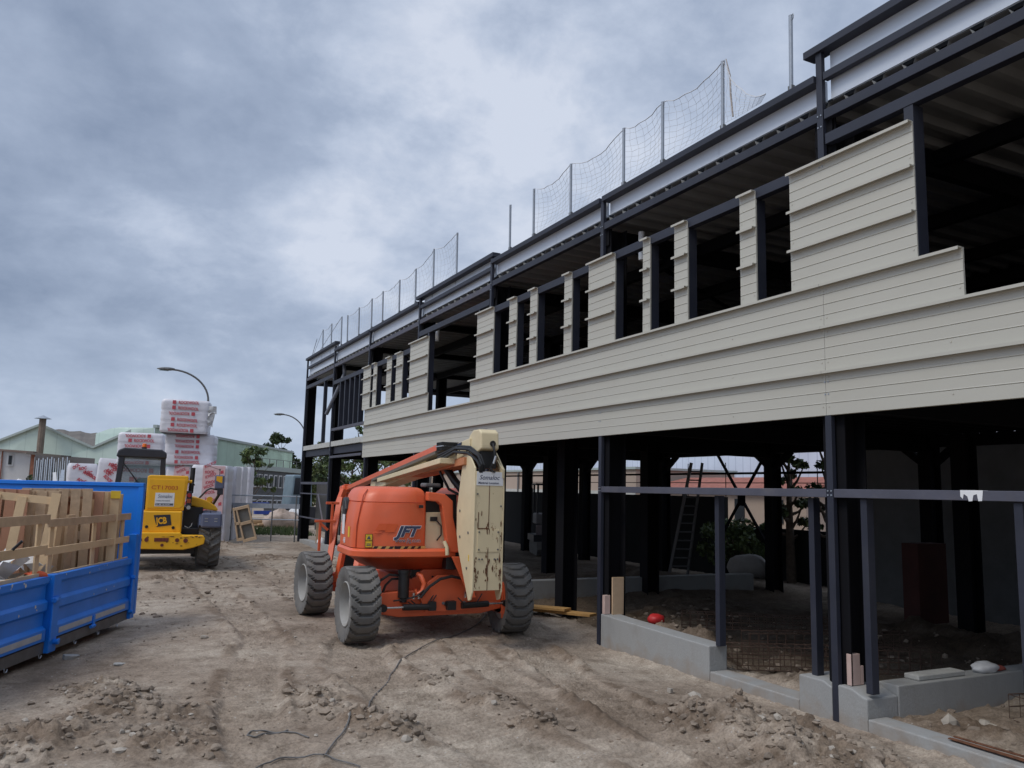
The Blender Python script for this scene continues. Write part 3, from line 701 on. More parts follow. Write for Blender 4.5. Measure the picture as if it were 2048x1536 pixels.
for i, y in enumerate(BY):
    zs = [5.30, 5.36, 5.84, 5.72] + ([2.03, 2.07] if i < 3 else []) + [3.0, 3.12]
    for z in zs[:0]: pass
    bb('bolt', M_galv, lambda m: [m.box(FX-.004, FX+.004, y+dy-.007, y+dy+.007, z-.007, z+.007) for z in zs for dy in (-.012, .028)])
    bb('joint_plate', M_steel_in, lambda m: (m.box(FX+.055, FX+.065, y-.10, y+.12, 5.55, 5.86)))
# rainwater pipes hanging under the eaves
for (y, x) in ((9.25, 6.62), (16.9, 6.5)):
    bb('drain_pipe', M_whitepipe, lambda m: m.tube([(x, y, 5.72), (x, y, 5.50), (x-.01, y-.01, 5.46), (x-.01, y-.02, 5.30)], .045, 12), smooth=50)
bb('drain_pipe', M_pipe, lambda m: m.tube([atx(688, 728, 6.5), atx(689, 748, 6.48), atx(684, 760, 6.40), atx(681, 768, 6.34), atx(653, 828, 6.12)], .06, 12), smooth=50)

# ------------------------------------------------------------------ foundations
def cwall(label, fn, name='concrete_wall', cat='wall'):
    T = thing(name, (FX, 6, 0), 0, label, cat)
    return T, fn(T)
def wallpoly(T, pts, th, x=FX, nm='wall', m=M_conc, bevel=.012):
    # pts: (y, z) outline, thickness along +X
    mb = MB(); mb.prism([(y, z) for y, z in pts], (th, 0, 0), (x, 0, 0), (0, 1, 0), (0, 0, 1))
    return mb.build(nm, m, T, bevel=bevel, world=True)
T = thing('foundation_wall', (FX, 8.4, 0), 0, 'tall grey concrete plinth wall between the tube post and the middle prop', 'wall')
wallpoly(T, [(9.58, -.6), (9.58, .37), (9.2, .355), (7.36, .33), (7.36, -.6)], .26, FX+.0)
T = thing('foundation_wall', (FX, 6.7, 0), 0, 'low stepped concrete wall left of the pedestal with rubble against it', 'wall')
wallpoly(T, [(7.355, -.6), (7.355, .06), (6.05, .06), (6.05, -.6)], .26, FX+.003)
T = thing('foundation_wall', (FX, 5.66, 0), 0, 'raised concrete pedestal carrying the nearest dark tube column', 'wall')
wallpoly(T, [(6.046, -.7), (6.046, .30), (5.75, .30), (5.645, .26), (5.645, -.7)], .40, FX+.0)
wallpoly(T, [(5.575, -.7), (5.575, .30), (5.42, .295), (5.30, .25), (5.255, .24), (5.255, -.7)], .40, FX+.0)
wallpoly(T, [(5.645, -.7), (5.645, .28), (5.575, .28), (5.575, -.7)], .20, FX+.11, bevel=0)
T = thing('foundation_wall', (FX, 3, 0), 0, 'low concrete wall running out of the bottom right corner', 'wall')
wallpoly(T, [(5.25, -.7), (5.25, .075), (-2.2, .075), (-2.2, -.7)], .24, FX-.004)
T = thing('cross_wall', (8, 5.3, 0), 0, 'shaded concrete cross wall behind the right hand gravel bed', 'wall')
mb = MB(); mb.box(FX+.405, 12.9, 5.25, 5.47, -.5, .325); mb.build('wall', M_conc, T, bevel=.01, world=True)
mb = MB(); mb.box(6.95, 7.62, 5.30, 5.46, .327, .375); mb.build('top_block', M_conc2, T, bevel=.01, world=True)
T = thing('cross_wall', (9.5, 13.5, 0), 0, 'dark concrete cross wall behind the parked lift', 'wall')
mb = MB(); mb.box(6.9, 12.6, 13.5, 13.72, -.3, .36); mb.build('wall', M_conc, T, bevel=.01, world=True)
T = thing('foundation_wall', (FX, 25, 0), 0, 'short far concrete plinth beneath the last bays of the frame', 'wall')
wallpoly(T, [(28.6, -.3), (28.6, .18), (25.2, .24), (21.5, .24), (21.5, -.3)], .26, FX)
# dark hoarding / earth bank at the back
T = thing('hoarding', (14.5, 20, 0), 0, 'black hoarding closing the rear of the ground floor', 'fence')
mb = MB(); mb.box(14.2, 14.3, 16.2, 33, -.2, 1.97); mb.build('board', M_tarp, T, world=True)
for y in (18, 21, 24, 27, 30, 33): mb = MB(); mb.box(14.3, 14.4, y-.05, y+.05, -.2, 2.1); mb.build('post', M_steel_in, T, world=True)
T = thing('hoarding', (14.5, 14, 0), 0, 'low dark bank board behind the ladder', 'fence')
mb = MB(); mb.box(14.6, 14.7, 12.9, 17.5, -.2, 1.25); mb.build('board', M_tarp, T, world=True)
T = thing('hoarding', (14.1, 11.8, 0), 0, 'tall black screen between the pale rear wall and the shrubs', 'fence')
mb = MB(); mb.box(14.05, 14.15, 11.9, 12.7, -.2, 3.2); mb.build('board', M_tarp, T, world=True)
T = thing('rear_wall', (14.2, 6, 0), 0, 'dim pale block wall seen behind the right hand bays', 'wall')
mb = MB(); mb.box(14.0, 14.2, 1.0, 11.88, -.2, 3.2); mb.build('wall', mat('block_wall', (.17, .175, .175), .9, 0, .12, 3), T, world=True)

# insulation boards by the column feet
def board(name, x0, x1, y0, y1, z0, z1, m, label, cat):
    T = MB(); T.box(-(x1-x0)/2, (x1-x0)/2, -(y1-y0)/2, (y1-y0)/2, 0, z1-z0); o = T.build(name, m, None, bevel=.003)
    o.location = ((x0+x1)/2, (y0+y1)/2, z0); return tag(o, label, cat)
board('insulation_board', FX+.07, FX+.19, 5.48, 5.53, .302, .58, M_insul, 'pink insulation offcut standing against the nearest tube column', 'board')
board('insulation_board', FX+.196, FX+.235, 5.48, 5.53, .302, .47, M_insul, 'small pink insulation strip right of the taller pink offcut', 'board')
board('insulation_board', FX+.01, FX+.10, 9.50, 9.56, .372, .62, M_insul, 'pink insulation offcut beside the second tube column', 'board')
board('plywood_board', FX+.12, FX+.30, 9.47, 9.50, .36, .86, M_wood2, 'tall brown plywood strip leaning beside the second tube column', 'board')

# planks on the ground behind the lift wheel
def planks(name, p, q_, w, h, m, label, cat='plank'):
    p = Vector(p); q_ = Vector(q_); mid = (p+q_)/2; rz = math.atan2((q_-p).y, (q_-p).x); l = (q_-p).length
    mb = MB(); mb.box(-l/2, l/2, -w/2, w/2, 0, h); o = mb.build(name, m, None, bevel=.004)
    o.location = mid; o.rotation_euler = (0, -math.asin((q_-p).z/l), rz); return tag(o, label, cat)
planks('plank', (5.8, 13.2, .05), (6.95, 10.95, .10), .22, .04, M_plank, 'lower yellow plank lying behind the right lift wheel')
planks('plank', (5.55, 13.2, .10), (6.7, 11.3, .145), .22, .04, M_plank, 'upper yellow plank lying behind the right lift wheel')
# rusty strips lying on the right hand wall
for i, (dx, dz) in enumerate(((0, 0), (.035, .012), (-.03, .006))):
    planks('steel_strip', (FX+.13+dx, 4.55, .082+dz), (FX+.16+dx*2, 2.2, .09+dz), .03, .012, M_rust if i else mat('rust_orange', (.20, .075, .025), .85, 0, .3, 12),
           ['rusty steel strip nearest the wall edge at bottom right', 'middle rusty steel strip of the bundle on the low wall', 'outer rusty steel strip of the bundle on the low wall'][i], 'strip')
# bag / bundle on the cross wall
def blob(name, c, sx, sy, sz, m, label, cat, seed=1, parent=None, amp=.28):
    mb = MB(); n = 18; k = 10; P = []
    rr = random.Random(seed); ox = rr.uniform(0, 50)
    for i in range(k+1):
        th = math.pi*i/k; row = []
        for j in range(n+1):
            ph = 2*math.pi*(j % n)/n
            d = Vector((math.sin(th)*math.cos(ph), math.sin(th)*math.sin(ph), math.cos(th)))
            f = 1 + amp*(float(fbm(np.array([d.x*2.2+ox]), np.array([d.y*2.2+d.z*1.7]), 3, seed)[0])-.5)*2
            row.append((d.x*sx*f, d.y*sy*f, max(-sz*.6, d.z*sz*f)+sz*.6))
        P.append(row)
    mb.grid(P); o = mb.build(name, m, parent, smooth=60)
    o.location = c if parent is None else (Vector(c)-parent.location)
    if label: tag(o, label, cat)
    return o
blob('plastic_bag', (8.0, 5.35, .325), .16, .10, .06, M_litter, 'crumpled white plastic bag on the cross wall top', 'bag', 4)
blob('cloth_rag', (8.2, 5.36, .325), .10, .06, .03, mat('red_rag', (.30, .07, .05), .8), 'reddish rag next to the white bag on the cross wall', 'rag', 6)
blob('red_sack', (6.66, 8.95, gz(6.66, 8.95)+.05), .13, .10, .08, M_redcloth, 'crumpled red sack lying behind the concrete plinth wall', 'sack', 9)
for (x, y, r, lb) in ((6.75, 4.85, .10, 'larger'), (7.0, 4.72, .08, 'smaller')):
    zt = gz(x, y); mb = MB(); rock(mb, (0, 0, r*.4), r, .7, int(x*31)); o = mb.build('boulder', M_stone, None); o.location = (x, y, zt-.01)
    tag(o, lb + ' pale lump of rubble at the foot of the shaded cross wall', 'stone')
# rebar cages
def cage(c, l, w, h, rz, label):
    T = thing('rebar_cage', c, rz, label, 'rebar cage', 'rusty rebar cages in the trench')
    mb = MB()
    for y in (-w/2, w/2):
        for z in (0, h/2, h): mb.tube([(-l/2, y, z), (l/2, y, z)], .006, 5)
    mb.build('long_bars', M_rebar, T)
    mb = MB(); n = int(l/.12)
    for i in range(n+1):
        x = -l/2+i*l/n; mb.tube([(x, -w/2, 0), (x, w/2, 0), (x, w/2, h), (x, -w/2, h), (x, -w/2, 0)], .005, 4)
    mb.build('stirrups', M_rebar, T)
cage((7.75, 7.15, .0), 2.6, .25, .26, R(-28), 'rusty rebar cage nearest the low concrete wall')
cage((8.6, 7.9, .0), 2.2, .25, .26, R(-20), 'rusty rebar cage lying further in behind the nearer cage')
cage((8.8, 9.2, .08), 2.4, .25, .2, R(-35), 'far dark rebar cage behind the middle prop')
cage((8.6, 4.55, .02), 2.0, .3, .22, R(-12), 'rebar cage half buried in gravel at the right edge')
# aluminium ladder standing inside
T = thing('ladder', (12.2, 16.0, 0), 0, 'tall aluminium ladder leaning inside behind the sill rail', 'ladder')
pa, pb = atz(1338, 1150, .12), atz(1375, 1150, .12); ta = Vector((12.32, 15.2, 2.75)); tb = Vector((12.52, 15.05, 2.75))
M_alu = mat('ladder_aluminium', (.10, .10, .10), .5, .5, .1, 5)
mb = MB(); mb.beam(pa, ta, .03, .07); mb.build('stile', M_alu, T, world=True)
mb = MB(); mb.beam(pb, tb, .03, .07); mb.build('stile', M_alu, T, world=True)
for i in range(1, 13):
    k = i/13; mb = MB(); mb.beam(pa.lerp(ta, k), pb.lerp(tb, k), .03, .03); mb.build('rung', M_alu, T, world=True)
# interior clutter glimpsed in shade
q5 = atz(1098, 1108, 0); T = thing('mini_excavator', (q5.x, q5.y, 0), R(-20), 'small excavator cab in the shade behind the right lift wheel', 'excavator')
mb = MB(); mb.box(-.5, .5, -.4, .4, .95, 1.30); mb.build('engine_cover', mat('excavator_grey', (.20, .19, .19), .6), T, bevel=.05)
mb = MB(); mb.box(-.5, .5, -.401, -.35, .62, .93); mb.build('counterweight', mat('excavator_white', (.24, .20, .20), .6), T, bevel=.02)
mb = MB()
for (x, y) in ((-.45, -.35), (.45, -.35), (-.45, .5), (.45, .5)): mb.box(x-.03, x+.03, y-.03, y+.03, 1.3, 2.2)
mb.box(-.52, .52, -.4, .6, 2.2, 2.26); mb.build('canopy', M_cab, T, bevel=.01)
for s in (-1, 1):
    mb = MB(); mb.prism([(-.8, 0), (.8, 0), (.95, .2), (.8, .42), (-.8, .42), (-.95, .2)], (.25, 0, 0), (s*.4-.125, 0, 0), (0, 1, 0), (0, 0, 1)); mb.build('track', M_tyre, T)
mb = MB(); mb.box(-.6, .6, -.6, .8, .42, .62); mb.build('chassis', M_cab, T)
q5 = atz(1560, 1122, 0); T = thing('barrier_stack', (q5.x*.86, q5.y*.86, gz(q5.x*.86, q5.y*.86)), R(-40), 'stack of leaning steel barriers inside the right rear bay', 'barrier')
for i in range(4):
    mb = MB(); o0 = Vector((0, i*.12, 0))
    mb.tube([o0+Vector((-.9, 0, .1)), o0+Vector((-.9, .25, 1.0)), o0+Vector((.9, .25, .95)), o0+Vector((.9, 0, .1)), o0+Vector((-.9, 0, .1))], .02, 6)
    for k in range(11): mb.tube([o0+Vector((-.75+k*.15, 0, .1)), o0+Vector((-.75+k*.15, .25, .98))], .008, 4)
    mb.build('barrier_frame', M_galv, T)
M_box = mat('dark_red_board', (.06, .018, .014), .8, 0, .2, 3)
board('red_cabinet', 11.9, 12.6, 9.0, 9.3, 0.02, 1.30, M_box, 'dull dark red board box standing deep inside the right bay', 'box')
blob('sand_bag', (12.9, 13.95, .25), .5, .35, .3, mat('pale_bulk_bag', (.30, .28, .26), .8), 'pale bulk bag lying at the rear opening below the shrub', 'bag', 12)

# ------------------------------------------------------------------ guard posts and nets on the roof edge
GXP = FX+.12
posts = [6.09, 7.18, 8.36, 9.27, 10.75, 12.0, 12.92, 15.44, 16.8, 17.97, 19.16, 20.53, 21.53, 22.79, 24.04, 24.75, 26.01, 27.18]
pt = {}
src = None
plab = ['lone galvanised guard post nearest the raised parapet', 'guard post at the near end of the near net with net bundle', 'third guard post from the near roof end', 'fourth guard post from the near roof end',
        'fifth guard post in the near net', 'guard post at the far end of the near net', 'bare guard post beside the raised middle parapet', 'guard post at the near end of the far net']
for i, y in enumerate(posts):
    zt = 7.20 if y < 14 else (7.38 if y < 17.3 else 7.2); zb = 6.26
    if y > 24.3: zt = 7.28
    lb = plab[i] if i < len(plab) else None
    T = thing('guard_post', (GXP, y, zb), 0, lb or ('guard post number %s' % i), 'guard post', 'galvanised guard posts along the roof edge')
    if not lb: T['label'] = 'thin galvanised guard post carrying the far safety net' if i < 15 else 'thin guard post carrying the end net at the far roof corner'
    mb = MB(); mb.tube([(0, 0, 0), (-.035, -.05, zt-zb)], .022, 8); mb.build('pole', M_galv, T, smooth=60)
    mb = MB(); mb.box(-.02, .03, -.03, .03, .02, .16); mb.build('clamp', M_grey_metal, T, bevel=.004)
    if y < 16:
        mb = MB(); mb.tube([(-.035+.02*math.cos(a), -.05-.03*(1-math.cos(a)), zt-zb-.03+.03*math.sin(a)) for a in [k*math.pi/5 for k in range(11)]], .004, 5); mb.build('hook', M_galv, T)
    pt[i] = (Vector((GXP-.035, y-.05, zt)), Vector((GXP, y, 6.42)))
def net(idx, label, ny_per=.115, rows=9, sagk=.10, tail=None):
    T = thing('safety_net', (GXP, posts[idx[0]], 6.3), 0, label, 'safety net', 'white safety nets along the roof edge')
    colm = []
    for a_, c_ in zip(idx[:-1], idx[1:]):
        ta_, ba_ = pt[a_]; tb_, bb_ = pt[c_]; L_ = (tb_-ta_).length; n = max(3, int(L_/ny_per))
        for k in range(n + (1 if c_ == idx[-1] else 0)):
            u = k/n; sag = 4*u*(1-u)*sagk*L_
            tt = ta_.lerp(tb_, u) - Vector((0, 0, sag)); bt = ba_.lerp(bb_, u)
            bel = .10*math.sin(math.pi*u)
            colm.append([tt.lerp(bt, v/rows) + Vector((bel*math.sin(math.pi*v/rows)+.01*rnd.uniform(-1, 1), .018*rnd.uniform(-1, 1), .012*rnd.uniform(-1, 1))) for v in range(rows+1)])
    if tail:   # loose end draped down to the roof edge
        ta_, ba_ = pt[idx[0]]; n = 9
        for k in range(1, n+1):
            u = k/n; tt = Vector((ta_.x, ta_.y-tail*u, ta_.z - (ta_.z-6.47)*(1-(1-u)**2.0)));
            bt = Vector((ba_.x, ba_.y-tail*u*.9, 6.42))
            colm.insert(0, [tt.lerp(bt, v/rows)+Vector((0, .03*(1-u)*rnd.uniform(-1, 1), .012*(1-u)*rnd.uniform(-1, 1))) for v in range(rows+1)])
    mb = MB(); r = .0019
    for c_ in colm: mb.tube(c_, r, 3, False)
    for v in range(rows+1):
        mb.tube([c_[v] for c_ in colm], .007 if v in (0,) else r, 3, False)
    mb.build('mesh', M_net, T, world=True, fixn=False)
    return T
T = net([1, 2, 3, 4, 5], 'near white safety net sagging between guard posts above the wide bays', tail=.70)
mb = MB(); a_, c_ = pt[1]
mb.tube([a_+Vector((0, -.06, 0)), a_.lerp(c_, .3)+Vector((0, -.13, 0)), a_.lerp(c_, .6)+Vector((0, -.14, 0)), c_+Vector((0, -.18, .03))], [.006, .010, .012, .010], 7)
mb.build('net_bundle', mat('net_bundle', (.42, .37, .33), .9, 0, .3, 30, .3, 60), T, world=True, smooth=60)
net([7, 8, 9, 10, 11, 12, 13, 14], 'far white safety net strung along the roof of the middle bays', .15, 7, .07)
T = net([15, 16, 17], 'end safety net with slanting stays at the far roof corner', .16, 7, .08)
mb = MB(); mb.tube([pt[17][0], (GXP, 28.6, 6.6)], .006, 4); mb.tube([pt[15][0], (GXP, 27.9, 6.55)], .008, 4); mb.tube([(GXP-.03, 28.0, 7.1), (GXP, 28.9, 6.5)], .010, 4)
mb.build('stay', M_galv, T, world=True)

# ------------------------------------------------------------------ shared wheel builder (axle along local X, centre at origin)
def tyre_mesh(r, w_, lugs, depth, chev, agr=False, rim=.56, mt=M_tyre):
    mb = MB(); nth = lugs*10; prof = []
    ws = [-1, -.97, -.9, -.82, -.66, -.5, -.34, -.18, -.06, .06, .18, .34, .5, .66, .82, .9, .97, 1]
    P = []
    for i in range(nth+1):
        th = 2*math.pi*i/nth; row = []
        # inner sidewall
        row.append((-w_*.40, r*rim, th)); row.append((-w_*.47, r*(rim+.12), th)); row.append((-w_*.5, r*.86, th))
        for w in ws:
            aw = abs(w); ph = th/(2*math.pi)*lugs
            if agr:
                side = 1 if w > 0 else 0
                f = (ph + .5*side + chev*aw) % 1; lug = 1.0 if f < .36 and aw > .05 else 0.0
            else:
                f = (ph + (.5 if w > 0 else 0)*0 + chev*(abs(((w*1.5+3) % 1)-.5)*2 if False else max(0, aw-.35))) % 1
                lug = 0.0 if f < .20 else 1.0
            rad = r - depth*(1-lug) - (.045 if agr else .018)*r*max(0, aw-.80)/.2
            row.append((w*w_/2, rad, th))
        row.append((w_*.5, r*.86, th)); row.append((w_*.47, r*(rim+.12), th)); row.append((w_*.40, r*rim, th))
        P.append([(x, q_*math.cos(t_), q_*math.sin(t_)) for x, q_, t_ in row])
    mb.grid(P); return mb
def wheel(T, c, r, w_, lugs, depth, chev, side, agr=False, rim=.56, rimmat=M_rim, steer=0.0, cache={}):
    """side=-1: the dished face looks to -X"""
    W = tyre_mesh(r, w_, lugs, depth, chev, agr, rim)
    h = W.build('wheel', M_tyre, T, smooth=28); h.location = c; h.rotation_euler = (0, 0, steer)
    s = side; R_ = r*rim
    mb = MB(); mb.lathe([(R_*1.02, -s*.4*w_), (R_*1.0, s*.42*w_), (R_*.96, s*.44*w_), (R_*.94, s*.30*w_), (R_*.88, s*.06*w_), (R_*.58, s*.0*w_), (R_*.46, s*.04*w_), (R_*.42, s*.20*w_), (R_*.30, s*.24*w_), (0.001, s*.24*w_)], (0, 0, 0), (1, 0, 0), 36)
    mb.lathe([(R_*1.0, -s*.38*w_), (0.001, -s*.3*w_)], (0, 0, 0), (1, 0, 0), 36)
    for k in range(8):
        a = k*math.pi/4; mb.cyl((s*.0*w_, R_*.66*math.cos(a), R_*.66*math.sin(a)), (s*.09*w_, R_*.66*math.cos(a), R_*.66*math.sin(a)), .018, 6)
    mb.build('rim', rimmat, h, smooth=30)
    return h

# ------------------------------------------------------------------ articulated boom lift
LH = R(4); LO = Vector((4.25, 11.9, gz(3.6, 10.8)+.005))
Lf = thing('boom_lift', LO, -LH, 'orange articulated boom lift with cream rusty upright parked beside the building', 'boom lift')
ky = Matrix.Rotation(LH, 3, 'Z')   # chassis is turned a few degrees against the turntable
def ch(x, y, z): return ky @ Vector((x, y, z))
for (x, y, s, st_) in ((-1.14, -1.25, -1, -.0), (1.09, -1.25, 1, -.09), (-1.14, 1.28, -1, .05), (1.09, 1.28, 1, 0)):
    c = ch(x, y, .485)
    wheel(Lf, c, .485, .385, 21, .040, 1.15, s, rim=.60, steer=LH*.6+st_)
def lp(fn, name, m, bevel=.0, smooth=None, parent=Lf):
    mb = MB(); fn(mb); return mb.build(name, m, parent, bevel=bevel, smooth=smooth)
# chassis
lp(lambda m: m.add([ch(*p) for p in [(x, y, z) for x in (-.48, .48) for y in (-1.05, 1.05) for z in (.40, .80)]], [(0,1,3,2),(4,6,7,5),(0,4,5,1),(2,3,7,6),(0,2,6,4),(1,5,7,3)]), 'chassis', M_orange2, .02)
def axle(m, y):
    pr = [(-.92, .36), (-.60, .30), (.60, .30), (.92, .36), (.92, .62), (.55, .64), (-.55, .64), (-.92, .62)]
    m.prism(pr, ky @ Vector((0, .20, 0)), ch(0, y, 0), ky @ Vector((1, 0, 0)), (0, 0, 1))
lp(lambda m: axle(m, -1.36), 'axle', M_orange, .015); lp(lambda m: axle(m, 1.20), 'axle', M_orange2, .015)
# raised centre gusset on the axle with rounded top
gus = [(-.40, .58), (-.33, .64), (-.28, .75), (-.14, .84), (.14, .84), (.28, .75), (.33, .64), (.40, .58), (.30, .36), (-.30, .36)]
lp(lambda m: m.prism(gus, ky @ Vector((0, .05, 0)), ch(.05, -1.42, 0), ky @ Vector((1, 0, 0)), (0, 0, 1)), 'pivot_plate', M_orange, .008)
lp(lambda m: m.prism([(-.62, .60), (.62, .60), (.62, .74), (.40, .90), (-.30, .90), (-.40, .80), (-.62, .74)], (0, .10, 0), (.16, -1.22, 0)), 'front_plate', M_orange, .01)
lp(lambda m: m.cyl(ch(.05, -1.46, .46), ch(.05, -1.40, .46), .035, 10), 'pivot_pin', M_black)
# steer cylinders
for a_, c_, s in ((-.12, -.58, -1), (.26, .66, 1)):
    y = -1.45
    lp(lambda m: (m.cyl(ch(a_, y, .43), ch(c_, y, .44), .042, 14), m.box(min(a_, a_-.10*s)+(.02 if s < 0 else 0)-.02, max(a_, a_-.10*s), y-.05, y+.03, .385, .50)), 'steer_cylinder', M_black, smooth=40)
    lp(lambda m: m.cyl(ch(c_, y, .44), ch(c_+.27*s, y, .44), .014, 8), 'cylinder_rod', M_chrome, smooth=60)
    lp(lambda m: m.cyl(ch(c_+.27*s, y-.03, .44), ch(c_+.27*s, y+.05, .44), .05, 10), 'rod_eye', M_black, smooth=40)
for s in (-1, 1):   # steering knuckles + hubs
    lp(lambda m: (m.add([ch(*p) for p in [(x, y, z) for x in (s*.90, s*1.0) for y in (-1.46, -1.06) for z in (.28, .70)]], [(0,1,3,2),(4,6,7,5),(0,4,5,1),(2,3,7,6),(0,2,6,4),(1,5,7,3)]), m.cyl(ch(s*.93, -1.40, .22), ch(s*.93, -1.40, .72), .04, 10)), 'steering_knuckle', M_orange, .012)
    lp(lambda m: m.cyl(ch(s*.9, -1.25, .48), ch(s*1.06, -1.25, .48), .20, 18), 'hub', M_cab, smooth=40)
# drive motor canister, hook, hoses
lp(lambda m: (m.cyl((-.46, -1.42, .56), (-.46, -1.42, .90), .075, 16), m.cyl((-.46, -1.42, .88), (-.46, -1.42, .92), .085, 16), m.box(-.50, -.34, -1.36, -1.3, .84, .90), m.cyl((-.46, -1.42, .50), (-.46, -1.42, .56), .05, 10)), 'filter_canister', M_black, smooth=40)
lp(lambda m: m.tube([(-.27, -1.40, .86), (-.24, -1.46, .84), (-.19, -1.47, .74), (-.21, -1.46, .64), (-.28, -1.45, .60), (-.30, -1.43, .66)], [.03, .035, .035, .035, .03, .02], 8), 'tow_hook', M_orange, smooth=50)
lp(lambda m: (m.tube([(-.50, -1.38, .84), (-.66, -1.42, .86), (-.78, -1.40, .78), (-.82, -1.38, .60)], .018, 6), m.tube([(-.50, -1.36, .80), (-.62, -1.40, .80), (-.70, -1.39, .72), (-.74, -1.36, .58)], .016, 6),
              m.tube([ch(-.35, -1.47, .56), ch(-.24, -1.5, .70), ch(-.08, -1.5, .80), ch(.08, -1.5, .83), ch(.22, -1.5, .80), ch(.36, -1.5, .70), ch(.45, -1.47, .56)], .020, 6),
              m.tube([(-.60, -1.44, .52), (-.45, -1.47, .54), (-.30, -1.5, .58), (-.2, -1.5, .66)], .010, 6)), 'hoses', M_hose, smooth=50)
lp(lambda m: [m.box(x-.012, x+.012, -1.47, -1.44, .54, .62) for x in (-.33, -.26, .40, .46, .52)], 'hose_fittings', M_chrome)
# turntable skirt + hood (lofted rounded plan sections)
def ring(xl, xr, yn, yf, z, rl=.30, rr_=.05, rf=.2, bulge=.07):
    P = []; n = 7
    def arc(cx_, cy_, r, a0, a1):
        for k in range(n+1):
            a = R(a0+(a1-a0)*k/n); P.append((cx_+r*math.cos(a), cy_+r*math.sin(a), z))
    arc(xl+rf, yf-rf, rf, 90, 180); arc(xl+rl, yn+rl, rl, 180, 270)
    for k in range(1, 6):
        u = k/6; P.append((xl+rl+(xr-rr_-xl-rl)*u, yn-bulge*math.sin(math.pi*u*.9), z))
    arc(xr-rr_, yn+rr_, rr_, 270, 360); arc(xr-.05, yf-.05, .05, 0, 90)
    return P
hood = [(1.205, 0, .0), (1.30, 0, .0), (1.45, .005, .0), (1.60, .02, .008), (1.75, .05, .02), (1.80, .062, .026), (1.805, .075, .04), (1.815, .062, .030), (1.90, .085, .045), (1.955, .115, .07), (1.99, .155, .105), (2.012, .22, .16), (2.02, .36, .30)]
lp(lambda m: m.loft([ring(-1.15+a, -.17-max(0, (b-.05)*.8), -1.40+b, -.28-b*.6, z, .26+a*.4) for z, a, b in hood]), 'engine_hood', M_orange, smooth=38)
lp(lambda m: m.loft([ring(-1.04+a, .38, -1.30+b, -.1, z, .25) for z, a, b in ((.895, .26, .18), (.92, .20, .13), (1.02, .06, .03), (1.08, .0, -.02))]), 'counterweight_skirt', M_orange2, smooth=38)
lp(lambda m: m.loft([ring(-1.175+a, .40, -1.47+b, -.22, z, .28) for z, a, b in ((1.08, .03, .03), (1.10, 0, 0), (1.165, 0, 0), (1.195, .03, .03))]), 'counterweight_lip', M_orange, smooth=38)
# hood seam, louvre opening on the flank, stripes
lp(lambda m: m.prism([(-1.45, 1.50), (-1.28, 1.50), (-1.22, 1.80), (-1.30, 1.86), (-1.40, 1.82), (-1.46, 1.7)], (.10, 0, 0), (-1.152, .75, 0), (0, 1, 0), (0, 0, 1)), 'louvre_opening', M_black, .02)
lp(lambda m: m.tube([(-1.105, -1.300, 1.21), (-1.10, -1.298, 1.5), (-1.055, -1.278, 1.75), (-1.02, -1.262, 1.90), (-.96, -1.22, 1.975)], .008, 5), 'hood_seam', M_orange2)
def stripes(m):
    x = -.86
    for k in range(8):
        x0 = -.90+k*.118
        m.prism([(x0, 1.165+.030), (x0+.06, 1.195), (x0+.085, 1.228), (x0+.025, 1.228)], (0, -.002, 0), (0, -1.462+.03*abs(k-4)/4, 0))
M_hazy = mat('hazard_yellow', (.52, .33, .10), .6)
def hz_y(x): return -1.40-.07*math.sin(math.pi*max(0, min(1, (x+.92)/.70))*.9)-.004
lp(lambda m: m.grid([[(-.90+k*.09, hz_y(-.90+k*.09), 1.198) for k in range(9)], [(-.90+k*.09, hz_y(-.90+k*.09), 1.232) for k in range(9)]]), 'hazard_band', M_hazy)
lp(lambda m: [m.add([(x, hz_y(x)-.002, 1.199), (x+.05, hz_y(x+.05)-.002, 1.199), (x+.075, hz_y(x+.07)-.002, 1.231), (x+.025, hz_y(x+.025)-.002, 1.231)], [(0, 1, 2, 3)]) for x in [-.90+.1*k for k in range(7)]], 'hazard_stripes', M_black)
# decals on the hood back
def dl(s, x, z, size, m, nm='lettering', shear=0, sx=1.0, off=.0, bold=0.0):
    y = hz_y(x+.15)-.001-off + (z-1.3)*.035
    return text(nm, s, size, (x, y-.006, z), (1, -.03, 0), (0, .045, 1), m, Lf, shear=shear, ext=.001, sx=sx, bold=bold)
dl('JFT', -.60, 1.365, .185, M_white, shear=.35, sx=1.12, bold=.075)
dl('JFT', -.60, 1.365, .185, M_navyfill, shear=.35, sx=1.12, off=.004, bold=.045)
dl('www.jlg.com', -.62, 1.285, .075, M_white, sx=.9, bold=.02); dl('www.jlg.com', -.62, 1.285, .075, M_decalgrey, sx=.9, off=.003)
def ghost(m):
    for (x0, z0, x1, z1) in ((-.93, 1.405, -.80, 1.43), (-.88, 1.44, -.74, 1.525), (-.76, 1.415, -.63, 1.525)):
        y = hz_y((x0+x1)/2)
        m.add([(x0, y+.0, z0), (x1, hz_y(x1), z0), (x1+.05, hz_y(x1), z1), (x0+.05, y, z1)], [(0, 1, 2, 3)])
lp(ghost, 'ghost_decal', M_faded)
